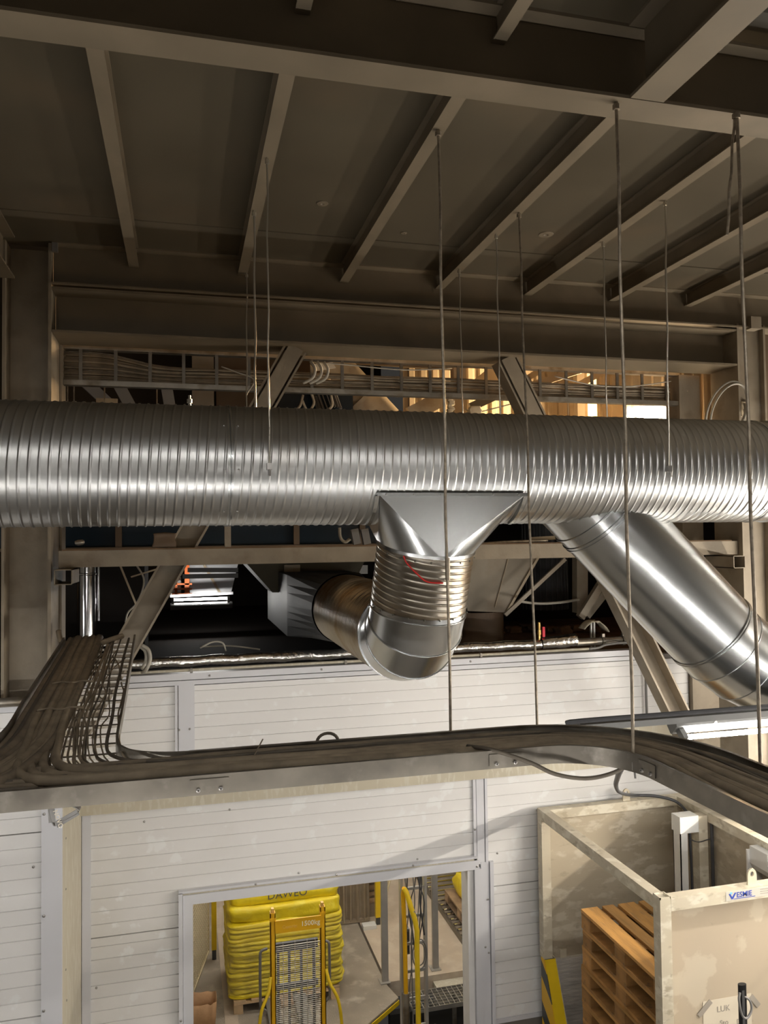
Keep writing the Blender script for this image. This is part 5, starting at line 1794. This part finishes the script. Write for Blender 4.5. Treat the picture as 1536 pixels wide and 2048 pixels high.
bar_px('strut', 'first of two brown struts leaning behind the smooth duct', 'strut', (1160, 1235), (1202, 1168), 6.9, .07, .06, 'hopper', group='leaning brown struts')
bar_px('strut', 'second brown strut leaning behind the smooth duct', 'strut', (1172, 1232), (1225, 1165), 7.0, .07, .06, 'hopper', group='leaning brown struts')
obj('light_blocking_screen', MB().box(1.9, 9.0, 9.6, 9.65, 3.9, 5.6), 'dark_hall', label='dark screen added behind the hoppers to block the warm light', cat='light blocker')  # added sheet: stops the warm light and darkens the gap behind the hoppers
# dust heaps and a rag on a bracket
for i in range(10):
    p = at(948 + i * 26 + random.uniform(-8, 8), 1252 + random.uniform(-6, 6), Z=3.96)
    r = random.uniform(.05, .10)
    o = obj('dust_lump', sack(p.x - r, p.x + r, p.y - r, p.y + r, 3.90, 3.90 + r * .9, i * 5.1, .03, na=20), 'dust', smooth=2,
            label='clod of brown dust on the deck behind the foil pipe', cat='dust', group='clods of dust on the deck')
rg = thing('rag_stand', tuple(at(1185, 1270, Y=6.75)), 'crumpled pale rag draped on a slotted white bracket', 'rag')
p = at(1185, 1270, Y=6.75)
for dx in (-.02, .012):
    obj('bracket', MB().box(p.x + dx, p.x + dx + .012, 6.74, 6.76, 3.92, p.z + .12), 'white_enamel', rg)
mb = MB()
vs = []
nn = 11
for i in range(nn):
    for j in range(5):
        u, v_ = i / (nn - 1), j / 4
        vs.append((p.x - .12 + .26 * u, 6.68 + .12 * v_, p.z + .14 - .35 * (u - .45) ** 2 + .02 * noise.noise(V((u * 6, v_ * 4, 2)))))
mb.add(vs, [(i * 5 + j, i * 5 + j + 1, (i + 1) * 5 + j + 1, (i + 1) * 5 + j) for i in range(nn - 1) for j in range(4)])
o = obj('cloth', mb, 'rag', rg, smooth=True)
o.modifiers.new('thickness', 'SOLIDIFY').thickness = .008
# rope and bits on the rail at right
cable([at(962, 1088, Y=5.64), at(1020, 1084, Y=5.64), at(1095, 1081, Y=5.64)], .012, 'rod', 'twisted brown rope lying on the frame rail', None, n=8, name='rope')
bar_px('small_beam', 'little beige angle piece above the rope', 'bracket', (1060, 1078), (1118, 1075), 5.75, .03, .02, 'beige_mach')
cable([at(679, 1055, Y=5.9), at(681, 1075, Y=5.9), at(690, 1084, Y=5.9), at(700, 1078, Y=5.9)], .012, 'cable_light', 'pale cable hook under the duct before the blue tank', None, n=8, name='cable_hook')
for i, (x_, l) in enumerate(((708, 'first'), (728, 'second'))):
    bar_px('pipe_support', '%s little grey support foot behind the boot' % l, 'bracket', (x_, 1058), (x_ + 6, 1088), 6.3, .06, .05, 'mid_grey', group='support feet behind the boot')
# upper zone ---------------------------------------------------------
bb = thing('brown_cabinet', tuple(at(460, 800, Y=8.0)), 'brown sheet-metal casing behind the upper ladder', 'casing')
a, b = at(432, 690, Y=8.2), at(555, 818, Y=8.2)
obj('body', MB().box(a.x, b.x + .6, 8.2, 9.2, b.z - .3, a.z + .6), 'brown_box', bb)
a, b = at(384, 700, Y=8.0), at(428, 816, Y=8.0)
obj('front_band', MB().box(a.x, b.x, 8.0, 8.5, b.z - .3, a.z + .4), 'hopper', bb)
for k, (a, b) in enumerate((((150, 745), (225, 815)), ((235, 765), (262, 815)), ((330, 755), (340, 815)))):
    bar_px('roof_strut', ['longest', 'middle', 'shortest'][k] + ' dark grey strut behind the upper ladder', 'strut', a, b, 7.4, .10, .08, 'mid_grey', group='dark struts behind the upper ladder')
for k, (x_, Y_) in enumerate(((135, 6.4), (148, 6.5), (209, 6.6), (314, 6.8))):
    bar_px('thin_hanger', ['first', 'second', 'third', 'fourth'][k] + ' thin hanger rod below the upper ladder, from the column', 'rod', (x_, 758), (x_, 830), Y_, .01, .01, 'rod', group='hanger rods below the upper ladder')
a, b = at(192, 796, Y=7.0), at(235, 830, Y=7.0)
obj('pale_plate', MB().box(a.x, b.x, 7.0, 7.03, b.z, a.z), 'beige_mach', label='pale square plate peeping over the duct', cat='plate')
p = at(379, 806, Y=4.2)
obj('hanger_bolt', MB().lathe([(-.06, .008), (0, .008), (0, .014), (.02, .014), (.02, .007), (.04, .007)], p, (0, 0, 1), 8, caps=True), 'rod_zinc', md, smooth=True)
# motor
mo = thing('fan_motor', tuple(at(640, 800, Y=7.2)), 'finned electric motor with pale fan cowl over the duct', 'motor')
p = at(648, 788, Y=7.2)
ax = V((.25, -.3, -.9)).normalized()
obj('cowl', MB().lathe([(-.16, .02), (-.16, .10), (0, .12)], p, ax, 24), 'beige_mach', mo, smooth=True)
obj('body', MB().lathe([(0, .09), (.22, .09)], p, ax, 24, caps=True), 'blue_tank', mo, smooth=True)
for k in range(18):
    t = 2 * math.pi * k / 18
    u = ax.orthogonal().normalized()
    v_ = ax.cross(u)
    dv = u * math.cos(t) + v_ * math.sin(t)
    obj('fin', MB().bar(p + dv * .10 + ax * .02, p + dv * .10 + ax * .2, .008, .03, up=tuple(dv)), 'mid_grey', mo)
a, b = at(555, 785, Y=7.5), at(600, 830, Y=7.5)
obj('machine_block', MB().box(a.x, b.x + .5, 7.4, 8.1, b.z - .3, a.z), 'blue_tank', label='dark blue machine block beside the motor', cat='machine')
for k, pts in enumerate((((606, 790), (600, 812), (588, 822)), ((622, 785), (628, 805), (620, 822)), ((604, 800), (612, 818), (618, 822)), ((662, 790), (664, 812), (650, 822)))):
    cable([at(*q, Y=7.0) for q in pts], .012, 'cable_light', ['first', 'second', 'third', 'fourth'][k] + ' pale cable curling round the motor, from the brace', 'pale cables at the motor', k=5, name='motor_cable')
# big inclined pipe
ip = thing('inclined_pipe', tuple(at(700, 800, Y=7.8)), 'fat beige pipe sloping down behind the duct', 'pipe')
p, q = at(655, 735, Y=7.8), at(790, 880, Y=7.8)
dv = (q - p).normalized()
obj('pipe', MB().lathe([(0, .235), ((q - p).length, .235)], p, dv, 40), 'beige_mach', ip, smooth=True)
obj('flange', MB().lathe([(0, .235), (0, .30), (.04, .30), (.04, .235)], p + dv * .45, dv, 40), 'beige_mach', ip, smooth=True)
t_ = at(650, 728, Y=7.6)
obj('blue_sheet', MB().prism([at(628, 728, Y=7.3), at(665, 724, Y=7.3), at(672, 736, Y=7.3), at(634, 742, Y=7.3)], (0, .01, 0)), 'sticker_base', label='pale blue-white sheet scrap behind the upper ladder', cat='sheet')
for k, (a, b, Y_, w_) in enumerate((((600, 716), (905, 735), 8.8, .06), ((820, 830), (925, 775), 7.6, .16), ((960, 775), (1010, 735), 9.5, .25), ((1060, 772), (1190, 730), 9.0, .09),
                                  ((940, 815), (1060, 760), 8.6, .10), ((1120, 790), (1240, 725), 9.4, .08), ((1215, 800), (1260, 785), 9.8, .10), ((1000, 790), (1090, 735), 9.9, .08))):
    bar_px('roof_strut', ['long level pale strut', 'wide beige strut rising left of the lit post', 'broad sunlit strut before the right brace', 'thin sunlit strut right of the brace',
                          'dark sloping strut beside the lit post', 'sunlit sloping strut under the ladder end', 'short sunlit ledge left of the window', 'sloping strut behind the brace'][k] + ' behind the upper ladder',
           'strut', a, b, Y_, w_, .06, ['beam', 'beige_mach', 'corrugated', 'corrugated', 'mid_grey', 'corrugated', 'corrugated', 'hopper'][k], group='struts behind the upper ladder')
for k, (x_, w_, Y_) in enumerate(((918, .14, 8.6), (1040, .10, 9.0), (1160, .12, 10.5), (1182, .16, 10.9))):
    a = at(x_, 690, Y=Y_)
    b = at(x_, 900, Y=Y_)
    obj('lit_post', MB().box(a.x - w_ / 2, a.x + w_ / 2, Y_, Y_ + .12, b.z, a.z), 'corrugated',
        label=['lit beige post left of the right brace', 'lit beige post just behind the right brace', 'first lit post before the corrugated wall', 'second, wider lit post before the corrugated wall'][k], cat='post', group='lit posts deep in the plant')
pg = thing('tied_rag', tuple(at(950, 825, Y=7.2)), 'pale rag knotted on a taut wire above the duct', 'rag')
p = at(948, 827, Y=7.2)
obj('knot', sack(p.x - .06, p.x + .05, 7.15, 7.25, p.z - .06, p.z + .06, 9, .03, na=20), 'rag', pg, smooth=2)
obj('wire', MB().tube([at(930, 818, Y=7.2), p, at(1030, 806, Y=7.2)], .006, 6), 'cable_light', pg)
wc = thing('white_chain', tuple(at(900, 825, Y=7.3)), 'pale bunched cord hanging beside the lit post', 'cord')
for k in range(6):
    p = at(900 + (k % 2) * 3, 800 + k * 6, Y=7.3)
    obj('knot', sack(p.x - .025, p.x + .025, 7.28, 7.33, p.z - .02, p.z + .02, k * 3, .012, na=12), 'rag', wc, smooth=2)
bar_px('white_wire', 'thin white wire hanging right of the brace', 'wire', (1136, 798), (1137, 850), 8.0, .012, .012, 'white_enamel')
# panels right of the white wall
rp = thing('wall_right', (5.2, 6.6, 3.4), 'beige boards right of the brace behind the lamp', kind='structure')
for x in (4.56, 4.86, 5.16, 5.46):
    obj('board', MB().box(x, x + .28, 6.40 + (.03 if x in (4.86, 5.46) else 0), 6.46, 2.9, 3.95), 'frame_steel', rp)
obj('backing', MB().box(4.55, 6.5, 6.47, 6.5, 2.9, 3.95), 'hopper', rp)

obj('upper_cladding', MB().box(4.75, 8.0, 5.93, 5.98, 3.95, 7.0), 'brown_box', rp)

obj('light_blocking_deck', MB().box(1.95, 11.4, 6.35, 11.9, 5.50, 5.56), 'dark_hall', label='dark slab added unseen behind the main duct to block the warm light', cat='deck')  # made-up slab, keeps the warm window light off the lower plant
